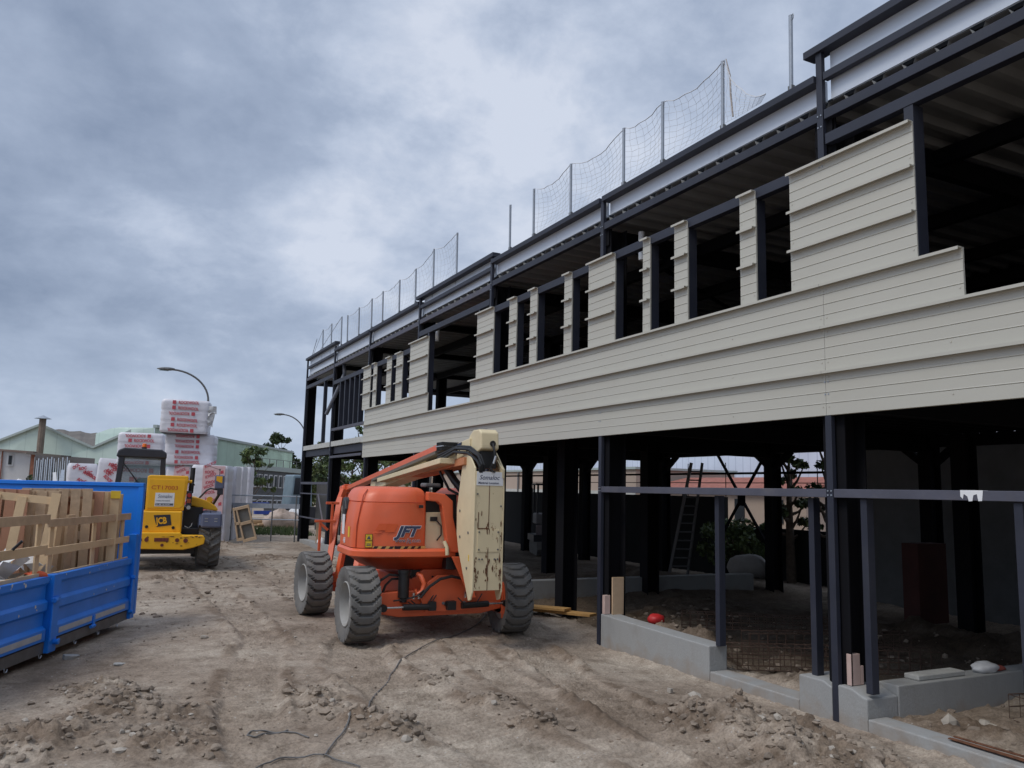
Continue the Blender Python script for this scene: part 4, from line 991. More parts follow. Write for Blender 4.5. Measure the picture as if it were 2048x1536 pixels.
def warn(x, z, w_, h_):
    y = hz_y(x)-.004
    lp(lambda m: m.box(x-w_/2-.006, x+w_/2+.006, y, y+.004, z-h_/2-.006, z+h_/2+.006), 'warning_label', M_black)
    lp(lambda m: (m.box(x-w_/2, x+w_/2, y-.002, y+.002, z+.006, z+h_/2), m.box(x-w_/2, x+w_/2, y-.002, y+.002, z-h_/2, z-.004)), 'warning_label', M_yel)
    lp(lambda m: (m.prism([(-.028, .02), (.028, .02), (0, .072)], (0, -.003, 0), (x, y-.001, z)), m.box(x-.03, x+.03, y-.004, y-.001, z-.045, z-.035), m.box(x-.03, x+.03, y-.004, y-.001, z-.065, z-.055)), 'warning_symbol', M_decalgrey)
warn(-.955, 1.30, .085, .165)
lp(lambda m: m.box(-1.156, -1.15, -.74, -.58, 1.35, 1.62), 'data_label', M_white)
lp(lambda m: m.box(-1.154, -1.15, -1.10, -1.0, 1.33, 1.47), 'warning_label', M_yel)
text('lettering', '450', .11, (-1.153, -.70, 1.235), (0, -1, 0), (0, 0, 1), M_white, Lf, sx=.8)
# right side: cream tank box, orange arch frame, far hood
lp(lambda m: (m.box(-.16, .12, -1.33, -.7, 1.14, 1.68), m.cyl((-.05, -1.34, 1.5), (-.05, -1.33, 1.5), .012, 8)), 'tank_box', M_cream, .012)
lp(lambda m: m.box(-.17, .30, -1.25, -.2, 1.16, 1.93), 'inner_void', M_black)
lp(lambda m: m.prism([(-.20, 1.96), (.04, 1.935), (.16, 1.84), (.17, 1.62), (.30, 1.15), (.12, 1.15), (.03, 1.62), (.0, 1.78), (-.06, 1.83), (-.20, 1.84)], (0, .14, 0), (0, -1.53, 0)), 'arch_frame', M_orange, .014)
lp(lambda m: m.prism([(.14, 1.10), (.36, 1.10), (.50, .56), (.42, .55)], (0, .05, 0), (0, -1.62, 0)), 'lower_link', M_orange, .006)
lp(lambda m: m.box(.10, .34, -1.5, -1.3, .92, 1.15), 'link_boss', M_black, .01)
lp(lambda m: m.tube([(.05, -1.53, 1.30), (.08, -1.56, 1.22), (.09, -1.56, 1.12)], .028, 8), 'latch', M_cream, smooth=50)
lp(lambda m: m.loft([ring(.45+a, 1.15-a, -1.0+b, .9-b, z, .2, .2) for z, a, b in ((1.1, 0, 0), (1.6, .01, .01), (1.9, .08, .06), (2.02, .2, .2))]), 'tank_hood', M_orange, smooth=38)
lp(lambda m: m.box(-.12, .12, -1.1, -.85, 2.02, 2.08), 'work_light', M_grey_metal, .02)
lp(lambda m: (m.tube([(.22, -1.0, 2.30), (.30, -1.15, 2.12), (.45, -1.4, 1.86)], .055, 12), m.tube([(.40, -1.05, 2.3), (.45, -1.2, 2.1), (.5, -1.35, 1.8)], .03, 8), m.tube([(.12, -1.0, 2.25), (.2, -1.2, 2.0), (.42, -1.5, 1.85)], .02, 6)), 'lift_cylinder', M_black, smooth=50)
lp(lambda m: m.cyl((.44, -1.38, 1.87), (.50, -1.48, 1.76), .03, 10), 'cylinder_rod', M_chrome, smooth=50)
# upright: side plates, rear face with weathered stain
def UX(px, py, xl):   # local (y, z) of a photo point on the plane x = xl
    d = atz(px, py, 5) - EYE; A = Vector((math.cos(LH), -math.sin(LH), 0)); B = Vector((math.sin(LH), math.cos(LH), 0))
    k = (xl + Vector((LO.x, LO.y, 0)).dot(A))/d.dot(A); P = d*k
    return (P-Vector((LO.x, LO.y, 0))).dot(B), P.z+2-LO.z
pl = [(-.04, 2.52), (-.12, 2.50), (-.40, 2.28), (-.42, 2.0), (-.42, .72), (-.36, .62), (-.28, .60), (.16, 1.20), (.25, 1.42), (.27, 1.75), (.05, 2.47)]
def side_plate(m, x0, x1): m.prism([(y, z) for y, z in pl], (x1-x0, 0, 0), (x0, -1.93, 0), (0, 1, 0), (0, 0, 1))
UPR = lp(lambda m: side_plate(m, .170, .190), 'side_plate', M_cream, .004)
lp(lambda m: side_plate(m, .560, .580), 'side_plate', M_cream, .004)
_before = set(Lf.children)
MU = mat('cream_rusty_paint', (.68, .57, .36), .55, 0, .06, 2.0, .03, 20, .9, (.20, .09, .03), 7.0, dpos=(.62, .66), stretch=(1.2, 1, .8))
lp(lambda m: (m.box(.226, .406, -2.345, -2.31, .74, 2.24), m.box(.410, .594, -2.345, -2.31, .74, 2.24)), 'rear_plate', MU, .003)
lp(lambda m: (m.box(.262, .558, -2.352, -2.345, 1.22, 1.50)), 'patch_plate', MU, .002)
lp(lambda m: (m.box(.404, .412, -2.348, -2.31, .74, 2.22), m.box(.270, .41, -2.354, -2.352, 1.505, 1.52), m.box(.262, .27, -2.350, -2.345, 1.5, 1.72)), 'rust_seam', M_rust)
def rb(m):
    rr = random.Random(5)
    for i in range(70):
        x = rr.choice([rr.gauss(.245, .012), rr.gauss(.245, .02), rr.uniform(.38, .43), rr.gauss(.575, .008), rr.gauss(.57, .02), rr.uniform(.24, .58)]); x = min(.588, max(.232, x)); z = rr.uniform(.76, 1.75) if i > 40 else rr.uniform(.76, 1.15)
        h_ = rr.uniform(.006, .05)*(1 if i % 3 else 1.5); w2 = rr.uniform(.003, .013); n = 9
        m.prism([(x+w2*math.cos(2*math.pi*k/n)*rr.uniform(.5, 1.2), z+h_*math.sin(2*math.pi*k/n)*rr.uniform(.5, 1.2)) for k in range(n)], (0, -.0012, 0), (0, -2.3522-.0004*i/95, 0))
lp(rb, 'rust_chips', M_rust)
lp(lambda m: [m.cyl((x, -2.36, z), (x, -2.345, z), .011, 8) for x, z in ((.29, 1.13), (.33, 1.13), (.50, 1.13), (.54, 1.13), (.28, 1.25), (.54, 1.25), (.28, 1.47), (.54, 1.47), (.57, 1.8), (.245, 1.95))], 'bolts', M_grey_metal)
lp(lambda m: [m.cyl((.197, -1.93+y, z), (.205, -1.93+y, z), .018, 8) for y, z in ((-.03, 2.38), (.13, 1.72), (-.22, 1.45), (.10, 1.38), (-.2, 1.0))], 'bolts', M_grey_metal)
lp(lambda m: (m.box(.228, .592, -2.35, -2.346, 2.06, 2.235)), 'company_sign', M_white)
text('lettering', 'Somaloc', .085, (.262, -2.3515, 2.135), (1, 0, 0), (0, 0, 1), M_navyfill, Lf, sx=.95, shear=.25, ext=.001)
text('lettering', 'Matériel Location', .04, (.25, -2.3515, 2.08), (1, 0, 0), (0, 0, 1), M_navyfill, Lf, sx=1.0, ext=.001, bold=.01)
text('warning_label', '!', .10, (.2035, -2.18, 1.10), (0, -1, 0), (0, 0, 1), M_yel, Lf, bold=.06)
for o_ in set(Lf.children)-_before: o_.location.x -= .036
# head of the upright and boom
lp(lambda m: m.prism([(-2.33, 2.58), (-2.31, 2.745), (-2.22, 2.79), (-2.0, 2.79), (-1.86, 2.72), (-1.82, 2.50), (-2.20, 2.49), (-2.33, 2.53)], (.25, 0, 0), (.245, 0, 0), (0, 1, 0), (0, 0, 1)), 'boom_head', M_cream, .018)
lp(lambda m: (m.cyl((.20, -2.1, 2.36), (.56, -2.1, 2.36), .06, 16)), 'boom_pivot', mat('worn_pin', (.25, .15, .08), .5, .3, .2, 10), smooth=40)
lp(lambda m: m.box(.27, .48, -2.28, -2.0, 2.28, 2.50), 'head_void', M_black)
lp(lambda m: (m.cyl((.405, -2.345, 2.60), (.405, -2.33, 2.60), .040, 14), m.tube([(.40, -2.35, 2.60), (.405, -2.40, 2.50), (.42, -2.40, 2.40), (.39, -2.37, 2.32), (.38, -2.33, 2.23)], .016, 7),
              m.tube([(-.02, -1.35, 2.42), (.10, -1.75, 2.55), (.18, -2.05, 2.53), (.235, -2.28, 2.44), (.25, -2.37, 2.33), (.26, -2.33, 2.22)], .022, 7),
              m.tube([(-.02, -1.35, 2.38), (.08, -1.75, 2.50), (.17, -2.05, 2.48), (.225, -2.26, 2.38), (.23, -2.36, 2.30), (.235, -2.33, 2.22)], .022, 7),
              m.tube([(-.02, -1.33, 2.46), (.13, -1.75, 2.58), (.20, -2.05, 2.56), (.26, -2.30, 2.44), (.28, -2.37, 2.32), (.29, -2.33, 2.23)], .018, 7),
              m.tube([(.36, -2.36, 2.30), (.40, -2.38, 2.24), (.44, -2.34, 2.235)], .012, 6)), 'hoses', M_hose, smooth=50)
lp(lambda m: m.cyl((.425, -2.415, 2.44), (.40, -2.40, 2.34), .018, 8), 'hose_fittings', M_chrome)
lp(lambda m: m.prism([(-2.08, 2.44), (-2.0, 2.47), (-2.36, 2.16), (-2.36, 2.27), (-2.30, 2.30)], (.03, 0, 0), (.54, 0, 0), (0, 1, 0), (0, 0, 1)), 'side_gusset', M_cream)
def bz(y): return 2.60-(y+.67)*.096   # top line of the boom
def sbeam(m, x0, x1, y0, y1, t0, h0, t1=None, h1=None):
    t1 = t0 if t1 is None else t1; h1 = h0 if h1 is None else h1
    vs = [(x, y, z) for x in (x0, x1) for (y, t_, h_) in ((y0, t0, h0), (y1, t1, h1)) for z in (bz(y)-t_-h_, bz(y)-t_)]
    m.add(vs, [(0,1,3,2),(4,6,7,5),(0,4,5,1),(2,3,7,6),(0,2,6,4),(1,5,7,3)])
lp(lambda m: sbeam(m, .22, .46, -1.95, -.4, .035, .22), 'base_boom', M_cream, .01)
lp(lambda m: sbeam(m, .08, .36, -.40, 3.2, .10, .20), 'main_boom', M_cream, .01)
lp(lambda m: sbeam(m, .02, .20, -1.12, 5.4, .02, .085), 'upper_link', M_orange, .006)
lp(lambda m: sbeam(m, .0, .19, -1.12, 2.8, .108, .05), 'cable_track', mat('track_chain', (.13, .115, .095), .8, 0, .3, 40, .4, 80), .004)
lp(lambda m: (sbeam(m, .02, .22, -1.46, -1.14, .03, .11), [m.box(.0, .26, -1.44+.06*k, -1.42+.06*k, bz(-1.3)-.13, bz(-1.3)-.01) for k in range(5)]), 'cable_carrier', M_black, .004)
lp(lambda m: (m.box(-.003, .25, -1.46, -1.14, bz(-1.3)-.075, bz(-1.3)-.06)), 'carrier_strap', M_galv)
lp(lambda m: sbeam(m, -.08, .14, -1.62, 2.0, .27, .075, .18, .07), 'tower_arm', M_cream, .006)
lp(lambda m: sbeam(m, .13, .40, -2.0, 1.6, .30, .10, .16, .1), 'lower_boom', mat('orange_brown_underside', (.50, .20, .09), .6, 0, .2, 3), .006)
text('lettering', 'FT', .20, (.214, -1.40, bz(-1.5)-.20), (0, -1, .1), (0, .1, 1), M_navyfill, Lf, shear=.3, bold=.03)
# far end: jib head, platform rails
lp(lambda m: (sbeam(m, -.02, .24, 5.2, 5.75, -.02, .16), m.beam((.1, 5.5, 1.85), (.1, 5.3, .9), .09, .16), m.cyl((-.05, 5.35, 1.95), (.3, 5.35, 1.95), .07, 12)), 'jib', M_orange, .008)
lp(lambda m: m.beam((-.50, 3.1, 1.80), (-.74, 2.6, .62), .10, .07), 'jib_arm', M_orange, .006)
lp(lambda m: m.beam((-.52, 3.15, 1.66), (-.42, 3.2, 1.95), .10, .10), 'jib_arm', M_orange, .006)
def plat(m):
    for (p, q_) in (((-.90, 2.75, .72), (-.90, 2.75, 1.38)), ((-.68, 2.85, 1.38), (-.68, 2.85, 1.72)), ((-1.0, 2.75, 1.38), (-.62, 2.75, 1.38)), ((-.80, 2.85, 1.70), (-.56, 2.85, 1.70)),
                    ((-.90, 2.75, 1.34), (-.76, 2.75, 1.22)), ((-.98, 2.75, .74), (-.68, 2.75, .74)), ((-.70, 2.75, .74), (-.70, 2.75, 1.38))):
        m.beam(p, q_, .045, .045, (0, 1, 0))
lp(plat, 'platform_rails', M_orange, .006)
lp(lambda m: m.beam((-.86, 2.8, 1.40), (-.96, 2.8, 1.86), .02, .02, (0, 1, 0)), 'lever', M_galv)
lp(lambda m: m.box(-.45, .6, 3.0, 3.1, .5, 1.75), 'platform_back', M_black)
lp(lambda m: (m.beam((-.50, 1.2, .98), (-.62, 1.0, .50), .09, .09), m.beam((-.82, 1.0, .95), (-.9, .95, .50), .08, .08)), 'outrigger_strut', M_orange, .006)

lp(lambda m: m.tube([(-1.02, -1.45, 1.812), (-.8, -1.462, 1.812), (-.5, -1.470, 1.812), (-.22, -1.42, 1.812)], .005, 4), 'panel_gap', M_orange2)
lp(lambda m: (m.box(-.62, -.54, -1.475, -1.45, 1.20, 1.235), m.box(-.30, -.24, -1.46, -1.44, 1.74, 1.78)), 'hood_latch', M_black, .003)
lp(lambda m: (m.box(-.10, .0, -1.345, -1.33, 1.56, 1.62), m.tube([(-.02, -1.35, 1.58), (.04, -1.40, 1.50), (.05, -1.38, 1.38), (.0, -1.35, 1.30)], .010, 6)), 'valve_block', M_black)
def voids(m):
    m.box(-.40, .10, -1.16, -1.10, .62, .90)
    for x in (-.30, .0, .35, .52): m.cyl((x, -1.235, .80), (x, -1.218, .80), .016, 8)
lp(voids, 'chassis_bolts', M_black)
lp(lambda m: [m.tube([(x, -1.44, .50+.02*k), (x+.10, -1.48, .44), (x+.26, -1.47, .46), (x+.36, -1.42, .58)], .008, 5) for k, x in enumerate((-.40, -.36, .30))], 'hydraulic_lines', M_hose, smooth=50)
lp(lambda m: [m.cyl((x, -1.432, .47), (x, -1.418, .47), .02, 8) for x in (-.20, .10, .40)], 'grease_bolts', M_grey_metal)

# ------------------------------------------------------------------ yellow telehandler
TH = R(3); TO = Vector((1.33, 21.6, gz(1.4, 21.0)+.02))
Tl = thing('telehandler', TO, -TH, 'yellow telehandler with black cab seen from behind beside the insulation packs', 'telehandler')
def tp(fn, name, m, bevel=.0, smooth=None, parent=Tl):
    mb = MB(); fn(mb); return mb.build(name, m, parent, bevel=bevel, smooth=smooth)
for (x, y, s) in ((1.08, -.45, 1), (-1.08, -.45, -1), (1.08, 2.3, 1), (-1.08, 2.3, -1)):
    wheel(Tl, (x, y, .63), .63, .50, 18, .045, .75, s, agr=True, rim=.48, rimmat=M_jaune)
tp(lambda m: m.box(-.55, .55, -.9, 2.9, .50, .95), 'chassis', M_cab, .02)
tp(lambda m: m.cyl((-.9, -.45, .62), (.9, -.45, .62), .12, 14), 'axle', M_cab, smooth=40)
tp(lambda m: m.prism([(-.45, 1.34), (-.49, .84), (.44, .84), (.44, 1.34)], (0, .75, 0), (0, -1.22, 0)), 'rear_body', M_jaune, .035)
tp(lambda m: m.prism([(-.36, 1.345), (-.36, 2.12), (-.30, 2.15), (.50, 2.15), (.52, 2.10), (.46, 1.345)], (0, .55, 0), (0, -1.14, 0)), 'boom_tail', M_jaune, .02)
tp(lambda m: m.prism([(-.32, 1.40), (-.32, 2.06), (.46, 2.06), (.43, 1.45), (.36, 1.40)], (0, .012, 0), (0, -1.152, 0)), 'rear_cover', M_jaune, .006)
tp(lambda m: m.prism([(-.62, .50), (-.66, .66), (-.60, .80), (-.46, .86), (.42, .86), (.46, .80), (.92, .79), (.96, .72), (.94, .60), (.72, .52), (.50, .47)], (0, .35, 0), (0, -1.40, 0)), 'bumper', M_jaune, .02)
tp(lambda m: (m.box(-.12, .18, -1.412, -1.40, .66, .74), [m.cyl((x, -1.412, z), (x, -1.39, z), r_, 10) for x, z, r_ in ((-.42, .70, .05), (-.28, .70, .045), (.36, .69, .045), (.54, .68, .05), (.05, .58, .035))]), 'bumper_sockets', mat('socket_red', (.14, .03, .02), .7, 0, .3, 20))
def wear(m):
    rr = random.Random(8)
    for i in range(30):
        x = rr.uniform(-.6, .92); z = .755+rr.uniform(-.02, .02) if i < 22 else rr.uniform(.52, .7); w2 = rr.uniform(.01, .06); h2 = rr.uniform(.004, .014)
        m.prism([(x+w2*math.cos(k)*rr.uniform(.6, 1.2), z+h2*math.sin(k)*rr.uniform(.6, 1.2)) for k in (0, 1, 2, 3.1, 4.2, 5.3)], (0, -.002, 0), (0, -1.4005-.0001*i, 0))
tp(wear, 'scraped_paint', M_rust)
tp(lambda m: (m.cyl((-.30, -1.235, .98), (-.30, -1.20, .98), .035, 12), m.cyl((.26, -1.235, .96), (.26, -1.20, .96), .035, 12)), 'tail_holes', M_black)
# logo plate, tilted
a0 = Vector((1, 0, -.10)).normalized(); b0 = Vector((.10, 0, 1)).normalized()
tp(lambda m: m.prism([(-.02, .02), (.33, .04), (.37, -.20), (.06, -.245)], (0, -.004, 0), (-.15, -1.222, 1.22), (1, 0, 0), (0, 0, 1)), 'logo_plate', M_cab)
text('lettering', 'JCB', .20, (-.10, -1.228, 1.045), (1, 0, .07), (-.05, 0, 1), M_jaune, Tl, shear=-.1, sx=.72, bold=.04)
text('lettering', 'CT17003', .125, (-.27, -1.154, 1.83), (1, 0, -.01), (0, 0, 1), M_orange2, Tl, sx=1.22)
tp(lambda m: m.box(-.17, .24, -1.157, -1.154, 1.44, 1.75), 'company_sign', M_white)
text('lettering', 'Somaloc', .115, (-.12, -1.1595, 1.635), (1, 0, 0), (0, 0, 1), M_navyfill, Tl, sx=.80, shear=.25, bold=-.01)
text('lettering', 'Location de matériel', .036, (-.155, -1.1595, 1.56), (1, 0, 0), (0, 0, 1), M_decalgrey, Tl, sx=1.0)
tp(lambda m: m.box(-.155, .225, -1.1595, -1.157, 1.46, 1.51), 'sign_band', M_decalgrey)
text('lettering', '01 69 14 10 04', .046, (-.14, -1.162, 1.468), (1, 0, 0), (0, 0, 1), M_white, Tl, sx=1.02, bold=.01)
# lamp clusters
for x in (-.43, .56):
    tp(lambda m: m.box(x-.06, x+.06, -1.10, -1.0, 1.36, 1.80), 'lamp_housing', M_cab, .01)
    tp(lambda m: m.cyl((x, -1.13, 1.70), (x, -1.09, 1.70), .05, 12) or m.box(x-.045, x+.045, -1.125, -1.10, 1.64, 1.78), 'tail_lamp', M_red, .01)
    tp(lambda m: m.box(x-.045, x+.045, -1.125, -1.10, 1.52, 1.62), 'indicator', mat('dull_amber', (.30, .07, .02), .3), .01)
    tp(lambda m: m.cyl((x, -1.13, 1.42), (x, -1.09, 1.42), .045, 12), 'reversing_lamp', M_rim)
# engine side hood on the right, exhaust, mirror, guard
tp(lambda m: m.loft([[(x, y, z) for x, z in ((x0, zb), (x0, zt), (x0+.03, zt+.02))]+[(x0+.03, y, zb)] for (x0, zt, zb, y) in ((.60, 1.70, 1.3, -.6), (.62, 1.70, 1.3, 1.5))]), 'engine_frame', M_cab)
hp = [(.62, 1.66), (.80, 1.64), (1.0, 1.57), (1.18, 1.46), (1.26, 1.36), (1.22, 1.33), (1.0, 1.36), (.62, 1.45)]
tp(lambda m: m.prism(hp, (0, 2.0, 0), (0, -.55, 0)), 'engine_hood', M_jaune, .03)
tp(lambda m: m.box(.47, .90, -.75, 1.6, .95, 1.42), 'engine_block', M_black)
tp(lambda m: m.box(.42, .84, -.9, 1.6, .48, .945), 'side_tank', M_black, .02)
tp(lambda m: (m.cyl((.60, -.75, 1.75), (.615, -.72, 2.35), .055, 14), m.cyl((.605, -.75, 1.95), (.66, -.75, 1.98), .05, 8)), 'exhaust', M_black, smooth=40)
tp(lambda m: m.cyl((.50, -1.0, 2.02), (.60, -1.0, 2.02), .035, 10), 'boom_pin', M_jaune)
tp(lambda m: m.tube([(.80, -.2, 1.60), (.98, -.25, 1.82), (1.06, -.28, 1.87), (1.22, -.28, 1.84)], .022, 8), 'mirror_arm', M_cab, smooth=50)
tp(lambda m: (m.beam((1.14, .2, 1.40), (1.30, -.28, 1.78), .06, .05), m.box(1.22, 1.36, -.32, -.26, 1.72, 1.86)), 'mirror_bracket', M_cab, .01)
tp(lambda m: m.box(1.15, 1.37, -.34, -.28, 1.86, 2.20), 'mirror', M_mudguard, .03)
tp(lambda m: m.prism([(1.18, 2.17), (1.32, 2.17), (1.32, 2.0), (1.24, 2.03), (1.18, 2.06)], (0, -.004, 0), (0, -.34, 0)), 'mirror_glass', M_jaune)
tp(lambda m: (m.tube([(1.25, -.3, 2.2), (1.25, -.3, 2.33)], .008, 5), m.cyl((1.235, -.3, 2.33), (1.265, -.3, 2.33), .02, 8), m.tube([(1.25, -.3, 2.33), (.95, .1, 2.44)], .006, 5)), 'antenna', M_black)
tp(lambda m: m.tube([(1.02, -.4, 1.52), (1.02, -.45, 1.62), (1.10, -.45, 1.63), (1.10, -.4, 1.52)], .02, 8), 'bracket', M_jaune)
tp(lambda m: m.cyl((1.05, -.5, 1.6), (1.05, -.38, 1.6), .07, 14), 'fuel_cap', M_jaune, smooth=40)
def guard(m):
    P = []
    for k in range(9):
        a = R(45+k*10); rr_ = .72
        y, z = -.45+rr_*math.cos(a+R(20)), .60+rr_*math.sin(a+R(20))
        P.append([(.80, y, z-.10), (.82, y, z), (1.06, y, z+.02), (1.075, y, z-.012), (1.09, y, z+.02), (1.33, y, z), (1.35, y, z-.10)])
    m.grid(P)
tp(guard, 'mudguard', M_mudguard, smooth=50)
tp(lambda m: (m.box(.85, 1.31, -1.20, -1.12, .96, 1.30)), 'mudguard_flap', M_mudguard, .04)
tp(lambda m: [m.box(x, x+.07, -1.207, -1.20, z, z+.018) for x in (.93, 1.14) for z in (1.10, 1.16)], 'mudguard_highlight', M_rim)
# cab on the left
CX0, CX1, CY0, CY1 = -1.12, -.02, .1, 1.6
for p_, q_ in (((-1.05, CY0, 1.55), (-.96, CY0, 2.72)), ((-.02, CY0, 1.55), (-.06, CY0, 2.70)), ((-1.12, CY1, 1.3), (-1.0, CY1, 2.72)), ((-.02, CY1, 1.4), (-.04, CY1, 2.7))):
    tp(lambda m: m.beam(p_, q_, .12, .10, (0, 1, 0)), 'cab_pillar', M_cab, .015)
tp(lambda m: m.prism([(-1.10, 2.58), (-1.06, 2.74), (-.93, 2.80), (-.10, 2.78), (.02, 2.70), (.02, 2.56)], (0, 1.65, 0), (0, .02, 0)), 'cab_roof', M_cab, .03)
tp(lambda m: (m.box(-1.12, .0, CY0-.02, CY0+.06, 1.28, 1.66), m.box(-1.14, -1.06, CY0, CY1, 1.0, 1.66), m.box(-1.1, 0, CY0, CY1, 1.0, 1.05)), 'cab_body', M_cab, .02)
tp(lambda m: m.prism([(-.98, 1.68), (-.92, 2.62), (-.12, 2.60), (-.10, 1.68)], (0, .012, 0), (0, CY0-.01, 0)), 'rear_window', M_cabglass)
tp(lambda m: m.prism([(.15, 1.68), (.15, 2.6), (1.5, 2.6), (1.5, 1.68)], (.012, 0, 0), (-1.06, 0, 0), (0, 1, 0), (0, 0, 1)), 'side_window', M_cabglass)
tp(lambda m: m.prism([(-.72, 1.66), (-.70, 1.92), (-.60, 2.08), (-.34, 2.09), (-.24, 1.92), (-.22, 1.66)], (0, .15, 0), (0, .55, 0)), 'seat', mat('seat_grey', (.10, .12, .14), .8), .05)
tp(lambda m: (m.tube([(-.92, .06, 2.42), (-.45, .05, 1.80)], .012, 5), m.beam((-.70, .05, 2.13), (-.44, .045, 1.79), .02, .03)), 'wiper', M_black)
tp(lambda m: (m.cyl((-.50, .2, 2.79), (-.50, .2, 2.83), .06, 12)), 'beacon_base', M_cab)
tp(lambda m: m.cyl((-.50, .2, 2.83), (-.50, .2, 2.92), .055, 14, .045), 'beacon', M_amber, .01, 40)
tp(lambda m: m.beam((.1, -.6, 1.95), (.15, 3.2, 1.55), .32, .34), 'boom', M_jaune, .02)
tp(lambda m: m.box(-.6, .75, -1.05, -.8, .36, .52), 'under_frame', M_black)
tp(lambda m: m.tube([(.50, -1.25, 1.0), (.58, -1.3, .96), (.64, -1.28, 1.0), (.66, -1.26, 1.07)], .010, 6), 'hook', M_grey_metal, smooth=50)

# ------------------------------------------------------------------ blue skip
SO = Vector((.51, 12.95, .06)); SR = math.atan2(-.927, -.376)
Sk = thing('tipper_skip', SO, SR, 'blue steel drop sided skip body full of timber and pallets', 'skip')
def sk(fn, name, m, bevel=.0, smooth=None, parent=Sk):
    mb = MB(); fn(mb); return mb.build(name, m, parent, bevel=bevel, smooth=smooth)
def sidepanel(x0, x1):
    # folded profile (y outwards, z)
    pr = [(0, .87), (.0, .80), (-.035, .765), (-.035, .62), (.0, .585), (.0, .50), (-.035, .47), (-.035, .33), (.005, .29), (.005, .165), (-.07, .165), (-.07, .87)]
    return lambda m: m.prism([(y, z) for y, z in pr], (x1-x0, 0, 0), (x0, 0, 0), (0, 1, 0), (0, 0, 1))
for (x0, x1) in ((.13, 2.27), (2.53, 4.75), (5.0, 7.2)):
    sk(sidepanel(x0, x1), 'side_panel', M_blue, .004)
for x in (2.40, 4.87):
    sk(lambda m: (m.box(x-.09, x+.09, -.075, .03, .02, .88)), 'side_post', M_blue, .008)
    sk(lambda m: (m.beam((x+.10, .04, .60), (x+.13, .055, .16), .028, .02), m.box(x-.06, x+.14, .03, .055, .585, .63), m.cyl((x+.02, .04, .60), (x+.12, .06, .60), .03, 8), m.cyl((x-.02, .03, .13), (x-.02, .09, .13), .03, 8), m.box(x-.14, x-.02, .03, .05, .10, .15)), 'latch', M_blue, .004)
sk(lambda m: m.box(-.02, .12, -.09, .025, .03, 1.2), 'corner_post', M_blue, .008)
sk(lambda m: (m.beam((.16, .035, .58), (.20, .045, .26), .028, .02), m.cyl((.12, .0, .60), (.12, .06, .60), .03, 8), m.cyl((.12, .0, .13), (.12, .06, .13), .025, 8)), 'latch', M_blue, .004)
# headboard with flat rim
def head(m):
    m.box(-.06, -.01, -2.6, .02, .10, 1.87); m.box(-.075, .012, -2.6, .025, 1.87, 1.925); m.box(-.07, .006, -.045, .03, .08, 1.87)
sk(head, 'headboard', M_blue, .006)
sk(lambda m: m.box(0, 7.2, -2.55, -.09, .14, .19), 'floor_plate', M_blue)
sk(lambda m: m.box(0, 7.2, -2.60, -2.53, .19, 1.0), 'far_side_panel', M_blue)
sk(lambda m: (m.box(.02, 7.2, -.20, -.02, .02, .145), m.box(.02, 7.2, -2.4, -2.25, .02, .145)), 'chassis_rail', M_grey_metal, .006)
for (x0, x1) in ((.28, 1.24), (1.34, 2.22), (2.62, 3.5), (3.56, 4.6)):
    sk(lambda m: m.box(x0, x1, .0055, .008, .20, .262), 'reflective_strip', M_strip)
for x in (1.29, 3.53): sk(lambda m: (m.box(x-.03, x+.03, .006, .02, .10, .26), m.cyl((x-.02, .02, .13), (x+.10, .02, .13), .022, 8)), 'hinge', M_blue, .003)
for x in (.5, 1.1, 1.75, 2.6, 3.3): sk(lambda m: m.tube([(x+.03*math.cos(a), -.0, .02+.03*math.sin(a)) for a in [math.pi+k*math.pi/6 for k in range(8)]], .006, 5), 'rope_hook', M_galv)
def scuffs(m):
    rr = random.Random(2)
    for i in range(26):
        x = rr.uniform(.2, 4.6); z = rr.choice([.84, .82, .55, .53, .24])+rr.uniform(-.02, .02); a_ = rr.uniform(.004, .02)
        m.prism([(x+a_*math.cos(k)*rr.uniform(.4, 1.5), z+a_*math.sin(k)*rr.uniform(.6, 1.6)) for k in (0, 1.2, 2.3, 3.6, 5)], (0, .0012, 0), (0, .0005+.0001*(i % 5) if z > .5 else .0055, 0))
sk(scuffs, 'paint_chips', M_scratch)
SM = Matrix.Translation(SO) @ Matrix.Rotation(SR, 4, 'Z')
def sloc(x, y, z): return SM @ Vector((x, y, z))
def slatted(x0, x1, zr, bat, label, tilt=0):
    T = thing('crate_panel', sloc((x0+x1)/2, -.115, .87), SR, label, 'crate panel', 'slatted timber panels on the skip side')
    c = (x0+x1)/2
    for (z0, z1) in zr:
        mb = MB(); mb.box(x0-c, x1-c, .022, .044, z0-.87, z1-.87); mb.build('rail', M_wood2 if z0 > 1.3 else M_wood, T, bevel=.002)
    for s in bat:
        mb = MB(); mb.beam((s-c, .01, -.30), (s-c+.02, .01, zr[0][1]-.87-.02), .095, .02, (0, 1, 0)); mb.build('batten', M_wood, T, bevel=.002)
slatted(.12, 2.53, ((1.405, 1.495), (1.09, 1.175), (.82, .885)), (.30, 1.22, 2.36), 'slatted timber crate panel at the headboard end of the skip side')
slatted(2.50, 5.2, ((1.45, 1.55), (1.11, 1.21), (.84, .91)), (2.66, 3.52, 3.86, 4.6), 'slatted timber crate panel at the left edge of the photo')
